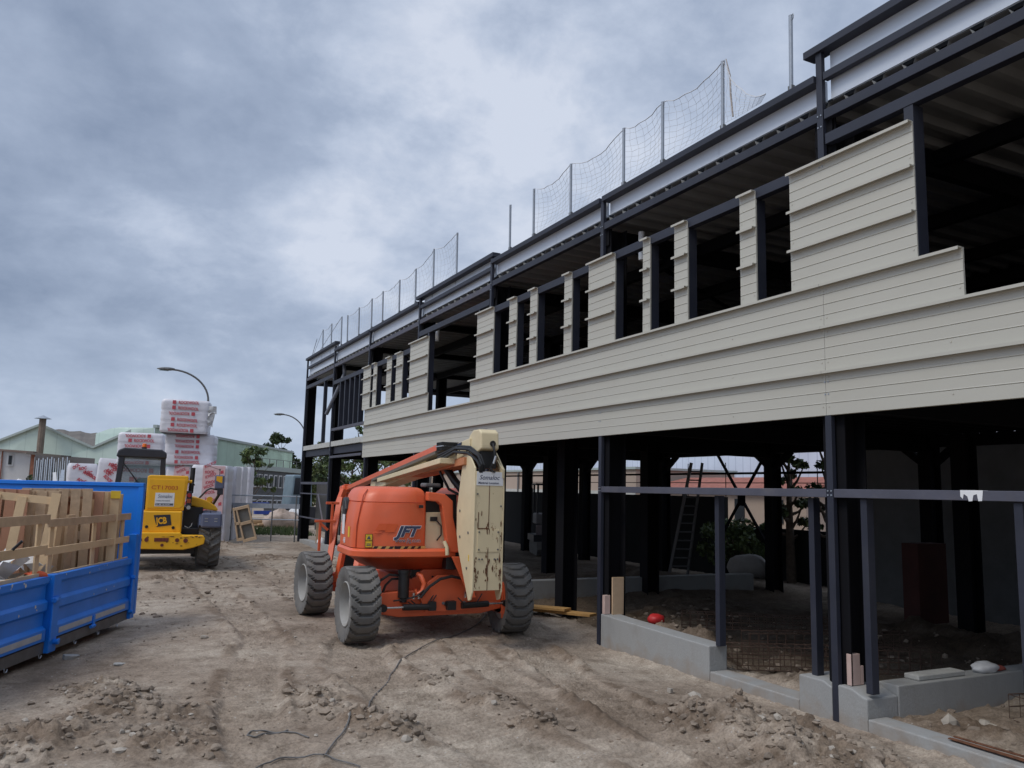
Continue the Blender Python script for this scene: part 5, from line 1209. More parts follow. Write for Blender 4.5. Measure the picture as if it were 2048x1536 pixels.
def pallet(loc, rz, tilt, m, label, lean=0):
    T = bpy.data.objects.new('pallet', None); COL.objects.link(T); T.location = loc; T.rotation_euler = (lean, tilt, rz)
    tag(T, label, 'pallet', 'pallets standing in the skip')
    # stands on its short edge: local x width .8, local z height 1.2, thickness along y
    mb = MB()
    for k in range(6): mb.box(-.40+k*.138, -.40+k*.138+.11, -.072, -.052, 0, 1.2)
    mb.build('face_boards', m, T, bevel=.002)
    mb = MB()
    for z in (0.0, .55, 1.10): mb.box(-.4, .4, -.051, -.030, z, z+.10)
    mb.build('cross_boards', m, T, bevel=.002)
    mb = MB()
    for z in (.0, .55, 1.055):
        for x in (-.40, -.05, .30): mb.box(x, x+.10, -.029, .05, z, z+.145)
    mb.build('blocks', M_wood2, T, bevel=.002)
    mb = MB()
    for x in (-.40, -.05, .30): mb.box(x, x+.10, .051, .072, 0, 1.2)
    mb.build('base_boards', m, T, bevel=.002)
PR = R(-6)

pallet(sloc(1.75, -1.15, .62), PR, .02, M_wood3, 'reddish pallet standing behind the pale leaning crate panel')
pallet(sloc(1.55, -.85, .60), PR-.05, .0, M_wood2, 'weathered pallet standing between the reddish and the front pallets')
def pale_panel():
    T = bpy.data.objects.new('crate_panel', None); COL.objects.link(T); T.location = sloc(2.1, -.85, .55); T.rotation_euler = (-.06, .10, R(-4))
    tag(T, 'pale new timber crate panel leaning behind the side slats', 'crate panel')
    mb = MB(); mb.box(-.50, .50, -.012, .012, 1.14, 1.23); mb.build('rail', M_wood, T, bevel=.002)
    mb = MB(); mb.box(-.50, .50, -.012, .012, .10, .19); mb.build('rail', M_wood, T, bevel=.002)
    for x in (-.50, -.22, .05, .40): mb = MB(); mb.box(x, x+.10, -.038, -.013, 0, 1.28 if x in (-.50, .40) else 1.2); mb.build('batten', M_wood, T, bevel=.002)
pale_panel()
pallet(sloc(1.15, -.62, .63), PR+.1, -.01, M_wood2, 'front brown pallet standing close to the headboard end')
pallet(sloc(.95, -.58, .60), PR+.05, .015, M_wood3, 'red edged pallet wedged behind the front brown pallet')
pallet(sloc(.72, -.45, .60), PR+.08, .0, M_wood, 'pallet with yellow painted corner standing against the others')
pallet(sloc(.48, -.52, .57), PR+.03, .02, M_wood2, 'rearmost brown pallet standing nearest the blue headboard')
pallet(sloc(3.5, -1.5, .50), PR, .0, M_wood, 'pallet at the left edge standing in the skip')
o = MB(); o.box(-.06, .06, -.09, .09, 0, .10); o = o.build('paint_mark', M_yel, None)
o.parent = [x for x in bpy.data.objects if x.name.startswith('pallet') and 'yellow' in x.get('label', '')][0]; o.location = (.35, 0, 1.108)
for i in range(5):
    T = sloc(.35+.28*i, -.30-.05*i, .2)
    mb = MB(); mb.box(-.06, .06, -.02, .02, 0, 1.42-.04*i); b_o = mb.build('plank', M_wood2 if i % 2 else M_wood, None, bevel=.002); b_o.location = T; b_o.rotation_euler = (.03*i-.05, .04-.02*i, .3+.2*i)
    tag(b_o, ['short upright plank nearest the headboard', 'second upright plank from the headboard in the skip', 'third upright plank from the headboard in the skip', 'fourth upright plank from the headboard in the skip', 'fifth upright plank from the headboard, nearest the panel seam'][i], 'plank', 'loose planks in the skip')
# rubbish heap in the skip
rnd.seed(12)
mb = MB(); P = []
for i in range(40):
    P.append([])
    for j in range(24):
        x = .1+i*.12; y = -.12-j*.10
        z = .42+.38*sst(.8, 2.6, x)+.22*(float(fbm(np.array([x*2.2]), np.array([y*2.2]), 3, 91)[0])-.5)*2
        P[-1].append((x, y, float(z)))
mb.grid(P); o = mb.build('rubbish_heap', mat('mixed_rubbish', (.20, .17, .14), .9, 0, .5, 6, .5, 20), None, smooth=60)
o.location = SO; o.rotation_euler = (0, 0, SR); tag(o, 'grey brown heap of mixed rubbish filling the blue skip', 'rubbish', kind='stuff')
lt = MB()
for i in range(150):
    x = rnd.uniform(1.9, 4.8); y = rnd.uniform(-1.6, -.15); z = .62+.25*min(1, max(0, (x-.8)/2))+rnd.uniform(-.05, .25)
    c = Vector((x, y, z)); a_ = Vector((rnd.uniform(-1, 1), rnd.uniform(-1, 1), rnd.uniform(-1, 1))).normalized()*rnd.uniform(.04, .14); b2 = a_.cross(Vector((rnd.uniform(-1, 1), rnd.uniform(-1, 1), 1))).normalized()*rnd.uniform(.03, .10)
    n3 = a_.cross(b2).normalized()*.03
    lt.add([c-a_-b2, c+a_-b2+n3, c+a_+b2, c-a_+b2+n3, c], [(0, 1, 4), (1, 2, 4), (2, 3, 4), (3, 0, 4)])
o = lt.build('plastic_scraps', M_litter, None, fixn=False); o.location = SO; o.rotation_euler = (0, 0, SR); tag(o, 'white crumpled plastic scraps lying on the rubbish in the skip', 'rubbish', kind='stuff')
mb = MB(); mb.tube([(0, 0, 0), (.5, .1, .55)], .015, 6); o = mb.build('steel_bar', M_black, None); o.location = sloc(3.3, -.5, .75); o.rotation_euler = (0, 0, SR+1.5); tag(o, 'thin dark bar sticking out of the rubbish behind the slats', 'bar')
blob('orange_netting', sloc(2.62, -.12, .85), .12, .05, .05, mat('orange_net', (.65, .10, .03), .7), 'scrap of orange netting at the seam of the timber panels', 'netting', 3)

# ------------------------------------------------------------------ wrapped insulation packs
def pack(px0, px1, pyt, pyb, D, depth, label, layers=3, style='rows', rz=R(-16), zb=None, zt=None, tilt=0.0, seed=1):
    a_ = at(px0, (pyt+pyb)/2, D); c_ = at(px1, (pyt+pyb)/2, D); mid = (a_+c_)/2
    w_ = (c_-a_).length; z1 = at((px0+px1)/2, pyt, D).z if zt is None else zt; z0 = at((px0+px1)/2, pyb, D).z if zb is None else zb
    h_ = z1-z0; rr = random.Random(seed)
    nrm = Vector((math.sin(rz), -math.cos(rz), 0)); 
    T = bpy.data.objects.new('insulation_pack', None); COL.objects.link(T)
    T.location = Vector((mid.x, mid.y, z0)) - nrm*depth/2; T.rotation_euler = (0, tilt, rz)
    tag(T, label, 'insulation pack', 'white wrapped insulation packs stacked by the telehandler')
    # body: wrapped stack with pillowy layers
    P = []; N2 = 56; K = layers*8
    for i in range(K+1):
        v = i/K; lv = (v*layers) % 1; pinch = 1-.022*math.exp(-((min(lv, 1-lv))/.07)**2)
        endr = 1-.05*max(0, (v-.93)/.07)**2-.03*max(0, (.05-v)/.05)
        row = []
        for j in range(N2+1):
            t_ = 2*math.pi*j/N2; cx_, sy_ = math.cos(t_), math.sin(t_); e_ = .17
            X = math.copysign(abs(cx_)**e_, cx_)*w_/2; Y = math.copysign(abs(sy_)**e_, sy_)*depth/2
            f = pinch*endr*(1+.022*(_n1(X*2.1+seed, Y*2.1+v*6)-.5)*2)
            row.append((X*f, Y*f, v*h_))
        P.append(row)
    mb = MB(); mb.grid(P); mb.add(P[-1][:-1], [tuple(range(N2))])
    mb.build('wrapped_stack', M_film, T, smooth=50, fixn=True)
    yf = -depth/2*1.03-.012
    if style == 'rows':
        mb = MB(); n = layers*2; s = min(.19, h_/n*.74)
        for k in range(n):
            z = h_*(k+.5)/n-s*.35 + rr.uniform(-.02, .02); flip = rr.random() < .45; xo = -w_*.27
            if flip: text(None, 'ROCKWOOL', s, (xo+w_*.36, yf, z+s*.7), (-1, 0, rr.uniform(-.03, .03)), (0, 0, -1), None, mb, bold=.03, sx=.78); xs = xo+w_*.40
            else: text(None, 'ROCKWOOL', s, (xo+w_*.12, yf, z), (1, 0, rr.uniform(-.03, .03)), (0, 0, 1), None, mb, bold=.03, sx=.78); xs = xo
            mb.prism([(0, 0), (s*.8, 0), (s*.8, s*.85), (0, s*.85)], (0, -.004, 0), (xs, yf, z-.01))
        o = mb.build('lettering', M_print, T, fixn=False)
    elif style == 'strip':
        mb = MB(); mb.box(-w_*.18, w_*.40, yf-.002, yf+.012, .03, h_-.02); mb.build('printed_field', M_pink, T)
        mb = MB(); n = layers*3; s = .13
        for k in range(n):
            z = h_*(k+.4)/n; a2 = rr.uniform(-.5, .5)
            text(None, rr.choice(['ROCK', 'WOOL', 'ROCKW', 'KWOO']), s, (-w_*.14+rr.uniform(0, .06), yf-.006, z), (1, 0, a2), (-a2, 0, 1), None, mb, bold=.03, sx=.8, shear=.2)
            if k % 2: mb.prism([(0, 0), (.10, .02), (.09, .12), (0, .10)], (0, -.004, 0), (w_*.28, yf-.004, z))
        mb.build('lettering', M_print, T, fixn=False)
    elif style == 'jumble':
        mb = MB()
        for k in range(7):
            a2 = rr.uniform(-.9, .9)
            text(None, rr.choice(['ROCK', 'WOOL', 'OOL', 'ROC']), .15, (rr.uniform(-w_*.35, w_*.1), yf-.004, h_*rr.uniform(.70, .94)), (1, 0, a2), (-a2, 0, 1), None, mb, bold=.05, sx=.8, shear=.2)
        mb.build('lettering', M_print, T, fixn=False)
    return T
def _n1(x, y): return float(vnoise(np.array([x]), np.array([y]), 5)[0])
zE = 2.60
pack(379, 452, 931, 1083, 26.6, 1.2, 'tall strip printed pack stack behind the mirror of the telehandler', 5, 'strip', zb=.0, zt=zE, seed=1)
pack(452, 470, 933, 1075, 28.2, 1.2, 'narrow grey faced pack stack just right of the printed stack', 5, 'none', zb=.0, zt=zE, seed=2)
pack(463, 484, 932, 1060, 30.0, 1.2, 'second narrow grey pack stack receding to the right', 4, 'none', zb=.1, zt=zE+.05, seed=3)
pack(476, 498, 933, 1050, 32.5, 1.2, 'rightmost and farthest grey pack stack beside the small tree', 4, 'none', zb=.1, zt=zE+.1, seed=4)
pack(328, 378, 932, 1080, 27.4, 1.2, 'strip printed pack stack behind the exhaust pipe', 5, 'strip', zb=.0, zt=zE-.03, seed=5)
pack(331, 425, 868, 933, 27.6, 1.3, 'pack stack carrying the topmost white pack', 3, 'rows', zb=zE+.003, zt=3.66, seed=6, rz=R(-12))
pack(323, 415, 803, 871, 27.4, 1.25, 'topmost white wrapped pack balanced on the tower', 3, 'rows', zb=3.665, zt=4.80, seed=7, rz=R(-10), tilt=.012)
pack(238, 325, 931, 1050, 28.6, 1.3, 'lower pack stack hidden behind the telehandler cab', 4, 'rows', zb=0, zt=2.57, seed=8, rz=R(-8))
pack(238, 324, 864, 930, 28.6, 1.3, 'upper white pack seen just left of the tall tower above the cab', 3, 'rows', zb=2.575, zt=3.72, seed=9, rz=R(-8))
pack(136, 190, 927, 1040, 29.5, 1.2, 'low pack stack at the left end of the row above the blue skip', 4, 'jumble', zb=.1, zt=2.62, seed=10, rz=R(5))
pack(186, 241, 918, 1040, 28.8, 1.2, 'crumpled jumble of packs between the left pack and the cab', 3, 'jumble', zb=.1, zt=2.80, seed=11, rz=R(-5), tilt=.05)
# torn film flap fluttering from the top pack
mb = MB(); P = []
for i in range(10):
    P.append([(.0+.28*j/5*(1-.4*i/9)+.02*math.sin(i*1.7+j), .03*math.sin(i*2.1+j*1.3), -.07*i-.03*j*math.sin(i)) for j in range(6)])
mb.grid(P); fl = mb.build('plastic_film', M_litter, None, smooth=60); fl.location = at(417, 812, 27.2); tag(fl, 'torn clear film hanging off the right side of the topmost pack', 'film')
# leaning formwork panels
def formwork(px, pyt, pyb, D, w_, tilt, rz, label):
    p = at(px, pyb, D); h_ = (at(px, pyt, D).z - p.z)/math.cos(tilt)
    T = bpy.data.objects.new('formwork_panel', None); COL.objects.link(T); T.location = p; T.rotation_euler = (-tilt*.4, tilt, rz); tag(T, label, 'formwork panel', 'formwork panels leaning on the packs')
    mb = MB(); mb.box(-w_/2+.05, w_/2-.05, .0, .02, 0, h_); mb.build('sheet', mat('formwork_sheet', (.17, .165, .15), .85, 0, .2, 4), T)
    mb = MB()
    for z in (0, h_*.48, h_-.09): mb.box(-w_/2, w_/2, -.08, -.001, z, z+.09)
    mb.box(-w_/2, -w_/2+.05, -.08, .0, .09, h_-.09); mb.box(w_/2-.05, w_/2, -.08, .0, .09, h_-.09); mb.build('frame', M_wood2, T, bevel=.003)
formwork(501, 1012, 1081, 25.5, .42, -.27, R(-20), 'grey formwork panel leaning in front of the others')
formwork(488, 1014, 1080, 26.2, .42, -.18, R(-20), 'darker formwork panel leaning behind the grey one')

# ------------------------------------------------------------------ guard rail frame beyond the building
T = thing('guard_rail', (5.0, 29.3, 0), 0, 'galvanised guard rail with dull toe board left of the far column', 'guard rail')
pL, pR = Vector((3.95, 29.7, 0)), Vector((FX-.05, 28.6, 0))
for z, r_ in ((1.62, .022), (.82, .02)):
    mb = MB(); mb.tube([pL+Vector((0, 0, z)), pR+Vector((0, 0, z))], r_, 6); mb.build('rail', M_galv, T, world=True)
mb = MB(); mb.beam(pL+Vector((0, 0, 1.28)), pR+Vector((.0, 0, 1.28)), .03, .16); mb.build('toe_board', M_galv, T, world=True)
for k in (.05, .62, .95):
    p = pL.lerp(pR, k); mb = MB(); mb.tube([p, p+Vector((0, 0, 1.66 if k > .1 else 1.3))], .025, 6); mb.build('post', M_grey_metal, T, world=True)
T = thing('mesh_screen', (FX+.3, 27, 0), 0, 'dull grey mesh screen in the far ground floor bay', 'screen')
mb = MB(); mb.box(FX+.5, FX+.54, 25.3, 28.6, .5, 2.05); mb.build('screen', M_grill, T, world=True)
o = MB(); o.lathe([(.0, .16), (.08, .14), (.13, .06), (.14, 0)], (0, 0, 0), (0, 0, 1), 14); o = o.build('hard_hat', M_white, None, smooth=60); o.location = (FX+.1, 25.9, .24); tag(o, 'small white dome shaped hat on the far plinth', 'hat')
mb = MB(); mb.box(-.06, .06, -.01, .01, 0, .72); o = mb.build('stake', M_wood2, None); o.location = (FX+.03, 26.1, .2); tag(o, 'wooden stake standing on the far plinth', 'stake')

# ------------------------------------------------------------------ vegetation
def crown(name, m, parent, clumps, n, leaf, seed, flat=.9):
    g = np.random.default_rng(seed); C = []; 
    wts = np.array([c[3]**2 for c in clumps]); wts = wts/wts.sum()
    idx = g.choice(len(clumps), n, p=wts); cc = np.array([c[:3] for c in clumps])[idx]; rr = np.array([c[3] for c in clumps])[idx]
    d = g.normal(size=(n, 3)); d /= np.linalg.norm(d, axis=1)[:, None]; rad = rr*g.uniform(.25, 1.08, n)**.5
    p = cc + d*rad[:, None]*np.array([1, 1, flat])
    u = g.normal(size=(n, 3)); u /= np.linalg.norm(u, axis=1)[:, None]; v = np.cross(u, g.normal(size=(n, 3))); v /= np.linalg.norm(v, axis=1)[:, None]
    s = leaf*g.uniform(.6, 1.4, n)[:, None]
    vs = np.stack([p-u*s, p+v*s*.55, p+u*s, p-v*s*.55], 1).reshape(-1, 3)
    me = bpy.data.meshes.new(name); me.from_pydata(vs.tolist(), [], [(4*i, 4*i+1, 4*i+2, 4*i+3) for i in range(n)])
    ms = m if isinstance(m, (list, tuple)) else [m]
    for q_ in ms: me.materials.append(q_)
    if len(ms) > 1: me.polygons.foreach_set('material_index', (g.random(n)*len(ms)).astype(int).tolist())
    o = bpy.data.objects.new(name, me); COL.objects.link(o); o.parent = parent; return o
def tree(name, base, h, rad, label, ms, n=2500, leaf=.12, seed=1, kind='round', trunk=.12, cat='tree', group=None, open_=.0):
    T = thing(name, base, 0, label, cat, group); rr = random.Random(seed); clumps = []; mb = MB()
    if kind == 'column':
        for k in range(26):
            u = k/25; r_ = rad*(.35+.65*math.sin(math.pi*min(1, u*1.1+.12))); clumps.append((rr.uniform(-.35, .35)*rad, rr.uniform(-.35, .35)*rad, h*(.12+.86*u), max(.15, r_*rr.uniform(.6, .9))))
        mb.tube([(0, 0, 0), (0, 0, h*.95)], [trunk, .02], 7)
    elif kind == 'bush':
        for k in range(16):
            a_ = rr.uniform(0, 6.28); q_ = rr.random()**.5; clumps.append((rad*q_*math.cos(a_), rad*q_*math.sin(a_), h*rr.uniform(.3, .82), rad*rr.uniform(.25, .42)))
        for k in range(6):
            a_ = rr.uniform(0, 6.28); mb.tube([(0, 0, 0), (rad*.5*math.cos(a_), rad*.5*math.sin(a_), h*.7)], [.04, .015], 5)
    else:
        mb.tube([(0, 0, 0), (.03*h*rr.uniform(-1, 1), .0, h*.45), (.05*h*rr.uniform(-1, 1), 0, h*.9)], [trunk, trunk*.7, trunk*.15], 7)
        nb = 15
        for k in range(nb):
            a_ = k*2.4+rr.uniform(-.3, .3); z0 = h*(.30+.5*k/nb); L_ = rad*rr.uniform(.55, 1.05)*(1.15-.6*k/nb); e_ = Vector((L_*math.cos(a_), L_*math.sin(a_), z0+h*rr.uniform(.05, .22)))
            mb.tube([(0, 0, z0), tuple(Vector((0, 0, z0)).lerp(e_, .5)+Vector((0, 0, -.02*h))), e_], [trunk*.4, trunk*.25, trunk*.08], 5)
            cr = rad*rr.uniform(.18, .34)*(1-open_*.4)
            clumps += [(e_.x, e_.y, e_.z, cr), (e_.x*.6, e_.y*.6, e_.z*.97+.02*h, cr*.8)]
        clumps.append((0, 0, h*.93, rad*.28))
    mb.build('trunk', M_bark, T, smooth=60)
    crown('crown', ms, T, clumps, n, leaf, seed+100)
    return T
def grd(px, py, D, z=None):
    p = at(px, py, D); return Vector((p.x, p.y, gz(p.x, p.y) if z is None else z))
L0, L1, L2, L3 = M_leaf
def hof(px, py, D): return at(px, py, D).z
tree('young_tree', grd(507, 960, 38), hof(507, 893, 38), .95, 'small open branched tree in front of the green shed beside the packs', [L0, L1, L0], 620, .13, 3, trunk=.06, open_=.8)
tree('conifer', grd(556, 960, 120), hof(556, 868, 120), 2.4, 'dark windswept conifer showing above the green shed roof', [L2, L0], 1600, .32, 5)
tree('round_tree', grd(592, 960, 118), hof(592, 918, 118), 1.6, 'dark shrubby tree at the right end of the green shed', [L2, L0], 900, .3, 6)
tree('hedge_bush', grd(150, 960, 52), hof(150, 906, 52), 1.5, 'bright green bush behind the leaning bars and the skip', [L0, L1], 2600, .09, 7, 'bush')
tree('hedge_bush', grd(92, 960, 50), hof(92, 938, 50), 1.0, 'smaller dark bush at the foot of the leaning bars', [L0, L2], 1300, .09, 8, 'bush')
tree('hedge_bush', grd(175, 960, 54), hof(178, 915, 54), 1.2, 'ragged green bush right of the bright bush behind the packs', [L0, L1], 1600, .09, 18, 'bush')
tree('tuft_tree', grd(235, 960, 100), hof(232, 861, 100), .9, 'treetop peeping over the shed roof left of the upper pack', [L0, L2], 700, .2, 9, 'column')
tree('poplar', grd(622, 960, 62), hof(622, 905, 62), .75, 'slim bright poplar nearest the far corner column', [L3, L1], 2200, .11, 10, 'column')
tree('poplar', grd(640, 960, 66), hof(640, 880, 66), .7, 'tall bare topped poplar seen between the far columns', [L3, L0], 1500, .12, 11, 'column')
tree('conifer', grd(668, 960, 60), hof(668, 900, 60), 1.3, 'dark green conifer seen through the far ground floor bay', [L2, L0], 2600, .11, 12)
tree('broadleaf_tree', grd(705, 960, 58), hof(708, 885, 58), 1.9, 'airy tree seen left of the boom through the bays', [L0, L1], 1500, .13, 13, open_=.7)
tree('broadleaf_tree', grd(770, 960, 56), hof(765, 872, 56), 2.3, 'leafy tree seen through the bays above the orange boom', [L1, L0], 2400, .13, 14, open_=.5)
tree('broadleaf_tree', grd(720, 960, 60), hof(722, 850, 60), 1.1, 'thin treetop showing over the first floor slab', [L0, L1], 700, .13, 15, open_=.8)
tree('climbing_shrub', Vector((14.4, 14.2, 0)), 3.4, .6, 'tall straggly shrub in backlight at the rear of the building', [L0, L2, L1], 1500, .07, 16, open_=.6)
tree('climbing_shrub', Vector((14.6, 13.2, 0)), 3.4, .55, 'thin backlit shrub right of the straggly one', [L2, L0], 700, .06, 17, open_=.9)
tree('garden_bush', Vector((14.1, 15.6, 0)), 1.55, .8, 'rounded green bush seen under the sill rail at the rear', [L0, L1], 2600, .06, 19, 'bush')
# rough grass strip and timber heap beyond the guard rail
gr = MB(); g2 = random.Random(4)
for i in range(2600):
    p = Vector((g2.uniform(4.2, 7.6), g2.uniform(32, 37), 0)); z = gz(p.x, p.y); a_ = g2.uniform(0, 6.3); h_ = g2.uniform(.06, .22)
    d = Vector((math.cos(a_), math.sin(a_), 0))*.02
    gr.add([(p.x-d.x, p.y-d.y, z), (p.x+d.x, p.y+d.y, z), (p.x+d.x*3, p.y+d.y*3, z+h_)], [(0, 1, 2)])
tag(gr.build('grass', L0, None, fixn=False), 'rough green grass strip beyond the guard rail', 'grass', kind='stuff')
for i, (px, py, D, sx, sz, m, lb) in enumerate(((565, 1062, 36, .75, .55, M_bag, 'beige sacks heap behind the guard rail post'), (590, 1050, 37, .35, .6, M_litter, 'white and pink plastic sack right of the beige heap'), (535, 1042, 38, .9, .22, M_wood2, 'low heap of brown branches and timber behind the rail'))):
    p = grd(px, py, D); blob('debris_heap', p, sx, .4, sz, m, lb, 'heap', i+20, amp=.5)
for i in range(12):
    p = grd(520+i*5, 1030, 37.5); mb = MB(); mb.beam((-1.0, 0, 0), (1.0, .1, .05), .07, .05); o = mb.build('timber', M_wood2 if i % 2 else M_wood, None); o.location = p+Vector((0, 0, .12+.05*(i % 5))); o.rotation_euler = (0, 0, .1*i)
    tag(o, 'weathered timber length lying in the heap beyond the guard rail', 'timber', 'timber lengths heaped beyond the guard rail')
# loader cab glimpsed beyond the guard rail
T = thing('wheel_loader', grd(592, 1015, 40), R(10), 'pale blue grey cab of a machine behind the guard rail', 'loader')
mb = MB(); mb.prism([(-.55, .9), (-.45, 2.45), (.5, 2.45), (.6, .9)], (0, 1.2, 0), (0, -.6, 0)); mb.build('cab', mat('pale_cab', (.16, .22, .26), .4), T, bevel=.08)
mb = MB(); mb.prism([(-.42, 1.5), (-.36, 2.3), (.36, 2.3), (.40, 1.5)], (0, -.02, 0), (0, -.61, 0)); mb.build('windscreen', M_glass, T)
mb = MB(); mb.box(-.9, .9, -.5, 2, .4, .9); mb.build('chassis', M_cab, T)
for x in (-.8, .8): mb = MB(); mb.cyl((x-.15, 0, .45), (x+.15, 0, .45), .45, 16); mb.build('wheel', M_tyre, T)
for (px, py, w_, lb) in ((520, 1008, .8, 'upper blue board lying behind the guard rail'), (530, 1025, 1.0, 'lower blue board lying behind the guard rail')):
    p = at(px, py, 39); mb = MB(); mb.box(-w_/2, w_/2, -.2, .2, -.08, .08); o = mb.build('blue_board', mat('blue_plastic', (.03, .07, .35), .5), None); o.location = p; tag(o, lb, 'board')

# ------------------------------------------------------------------ street lamps
def lamp(px_pole, D, hx, hy, ztop_px, label):
    b0 = grd(px_pole, 1000, D); hd = at(hx, hy, D); T = thing('street_lamp', b0, 0, label, 'street lamp', 'street lamps with curved arms')
    H = hd.z - b0.z; dx = (hd-b0).to_2d(); dx = Vector((dx.x, dx.y, 0)); k = at(px_pole, ztop_px, D).z - b0.z
    pts = [(0, 0, 0), (0, 0, k*.5), (0, 0, k)]
    for i in range(1, 13):
        a_ = R(90*i/12); pts.append(tuple(dx*(1-math.cos(a_)) + Vector((0, 0, k+(H-k)*math.sin(a_)))))
    mb = MB(); mb.tube(pts, [.09, .075, .06]+[.05]*12, 10); mb.build('pole', M_grey_metal, T, smooth=60)
    u = dx.normalized(); e_ = Vector(pts[-1])
    mb = MB(); P = []
    for i in range(9):
        v = i/8; w_ = .17*math.sin(math.pi*min(1, v*.85+.13))**.7; c = e_ + u*(v*.85-.1) + Vector((0, 0, .02-.03*v))
        s = Vector((-u.y, u.x, 0)); P.append([tuple(c + s*w_*math.cos(a_) + Vector((0, 0, w_*.55*math.sin(a_)))) for a_ in [2*math.pi*q_/10 for q_ in range(10)]])
    mb.loft(P); mb.build('lamp_head', M_grey_metal, T, smooth=60)
    mb = MB(); mb.box(-.22, .22, -.09, .09, -.10, -.06); g = mb.build('lens', M_cabglass, T); g.location = e_+u*.4; g.rotation_euler = (0, 0, math.atan2(u.y, u.x))
lamp(402, 42, 345, 739, 800, 'near street lamp whose curved arm rises above the topmost pack')
lamp(605, 66, 566, 829, 880, 'far street lamp beside the left corner of the steel frame')

# ------------------------------------------------------------------ background buildings
def quadwall(T, name, pts, thick, m, bevel=0):
    """vertical polygon given as world points, extruded away from the camera"""
    n = Vector((pts[1]-pts[0]).to_3d()).cross(Vector((0, 0, 1))).normalized()
    if n.dot(pts[0]-EYE) < 0: n = -n
    mb = MB(); k = len(pts); ex = n*thick
    mb.add([tuple(p) for p in pts]+[tuple(p+ex) for p in pts], [tuple(range(k-1, -1, -1)), tuple(range(k, 2*k))]+[(i, (i+1) % k, k+(i+1) % k, k+i) for i in range(k)])
    return mb.build(name, m, T, world=True)
def gnded(p): return Vector((p.x, p.y, -.3))
g0 = at(80, 900, 58)
T = thing('green_shed', (g0.x, g0.y, 0), 0, 'pale green sawtooth gabled shed at the left with a rusty flue', 'shed')
prof = [at(-90, 916, 58), at(80, 850, 58), at(185, 896, 58), at(262, 862, 58)]
quadwall(T, 'wall', [gnded(prof[0])]+prof+[gnded(prof[-1])], 14, M_green)
for a_, c_ in zip(prof[:-1], prof[1:]):
    n = Vector((0, 0, .12)); back = (a_-EYE).normalized()*14; back.z = 0
    mb = MB(); mb.add([a_+n-back*.02, c_+n-back*.02, c_+n+back, a_+n+back, a_-n*.4-back*.02, c_-n*.4-back*.02, c_-n*.4+back, a_-n*.4+back], [(0,1,2,3),(7,6,5,4),(0,4,5,1),(1,5,6,2),(2,6,7,3),(3,7,4,0)]); mb.build('roof', M_trim, T, world=True)
f0, f1 = at(86, 838, 57), at(80, 912, 57)
mb = MB(); mb.tube([Vector((f0.x, f0.y, f1.z-1)), f0], .22, 10); mb.build('flue', mat('old_flue', (.20, .155, .12), .8, 0, .2, 3), T, world=True)
mb = MB(); mb.lathe([(.55, 0), (.0, .25)], f0+Vector((0, 0, .02)), (0, 0, 1), 12); mb.build('flue_cap', M_galv, T, world=True)
b0 = at(170, 880, 78); T = thing('far_roof', (b0.x, b0.y, 0), 0, 'dark shed roof with sagging ridge sheets behind the sawtooth valley', 'roof')
mb = MB(); P = []
for k in range(15):
    u = k/14; px = 96+u*150; P.append([at(px, 893, 74), at(px, 857+15*u+1.6*math.sin(u*26), 84), at(px+10, 880, 96)])
mb.grid(P); mb.build('roof_sheet', M_greenroof, T, world=True)
quadwall(T, 'wall', [gnded(at(100, 900, 74)), at(100, 893, 74), at(246, 893, 74), gnded(at(246, 900, 74))], 10, mat('brown_gable', (.14, .10, .085), .9))
s0 = at(430, 900, 70); T = thing('green_hall', (s0.x, s0.y, 0), 0, 'long pale green clad hall receding behind the insulation packs', 'hall')
A, Bq, Cq = at(310, 855, 61.7), at(430, 870, 70), at(585, 906, 103)
quadwall(T, 'wall', [gnded(A), A, Cq, gnded(Cq)], 20, M_green)
quadwall(T, 'gable', [gnded(at(262, 870, 61.9)), at(262, 868, 61.9), at(290, 858, 61.8), at(309, 855.5, 61.71), gnded(at(309, 900, 61.71))], 3, M_green)
mb = MB(); mb.beam(A+Vector((0, -.1, .1)), Cq+Vector((0, -.1, .1)), .3, .22); mb.build('eaves_trim', M_trim, T, world=True)
q0 = at(545, 960, 75); T = thing('office_block', (q0.x, q0.y, 0), 0, 'grey two storey office block with rows of narrow windows beyond the packs', 'building')
W0, W1 = at(493, 938, 72), at(610, 948, 82)
quadwall(T, 'wall', [gnded(W0), W0, W1, gnded(W1)], 8, M_grey_b)
mb = MB(); mb.beam(W0+Vector((0, -.05, .22)), W1+Vector((0, -.05, .22)), .3, .42); mb.build('parapet', M_trim, T, world=True)
mb = MB()
for k in range(9): p = W0.lerp(W1, k/8.5); mb.box(p.x-.03, p.x+.03, p.y-.1, p.y-.04, p.z+.4, p.z+1.1)
mb.beam(W0+Vector((0, -.07, 1.1)), W1+Vector((0, -.07, 1.1)), .04, .04); mb.build('roof_rail', M_grey_metal, T, world=True)
wd = (W1-W0); wd.z = 0; wl = wd.length; wd.normalize(); wn = wd.cross(Vector((0, 0, 1))); wn = -wn if wn.dot(W0-EYE) > 0 else wn
for k in range(11):
    p = W0 + wd*(wl*(k+.6)/12.2); zt = W0.z+(W1.z-W0.z)*(k+.6)/12.2-.35
    for (h_, z1, ww) in ((1.2, zt, .38), (1.0, zt-2.3, .6)):
        mb = MB(); mb.beam(p+wn*.06+Vector((0, 0, z1-p.z-h_)), p+wn*.06+Vector((0, 0, z1-p.z)), ww+.16, .08, wn); f = mb.build('window', M_pvc, T, world=True)
        mb = MB(); mb.beam(p+wn*.12+Vector((0, 0, z1-p.z-h_+.1)), p+wn*.12+Vector((0, 0, z1-p.z-.1)), ww-.04, .05, wn); g = mb.build('pane', M_glass, T, world=True); g.parent = f
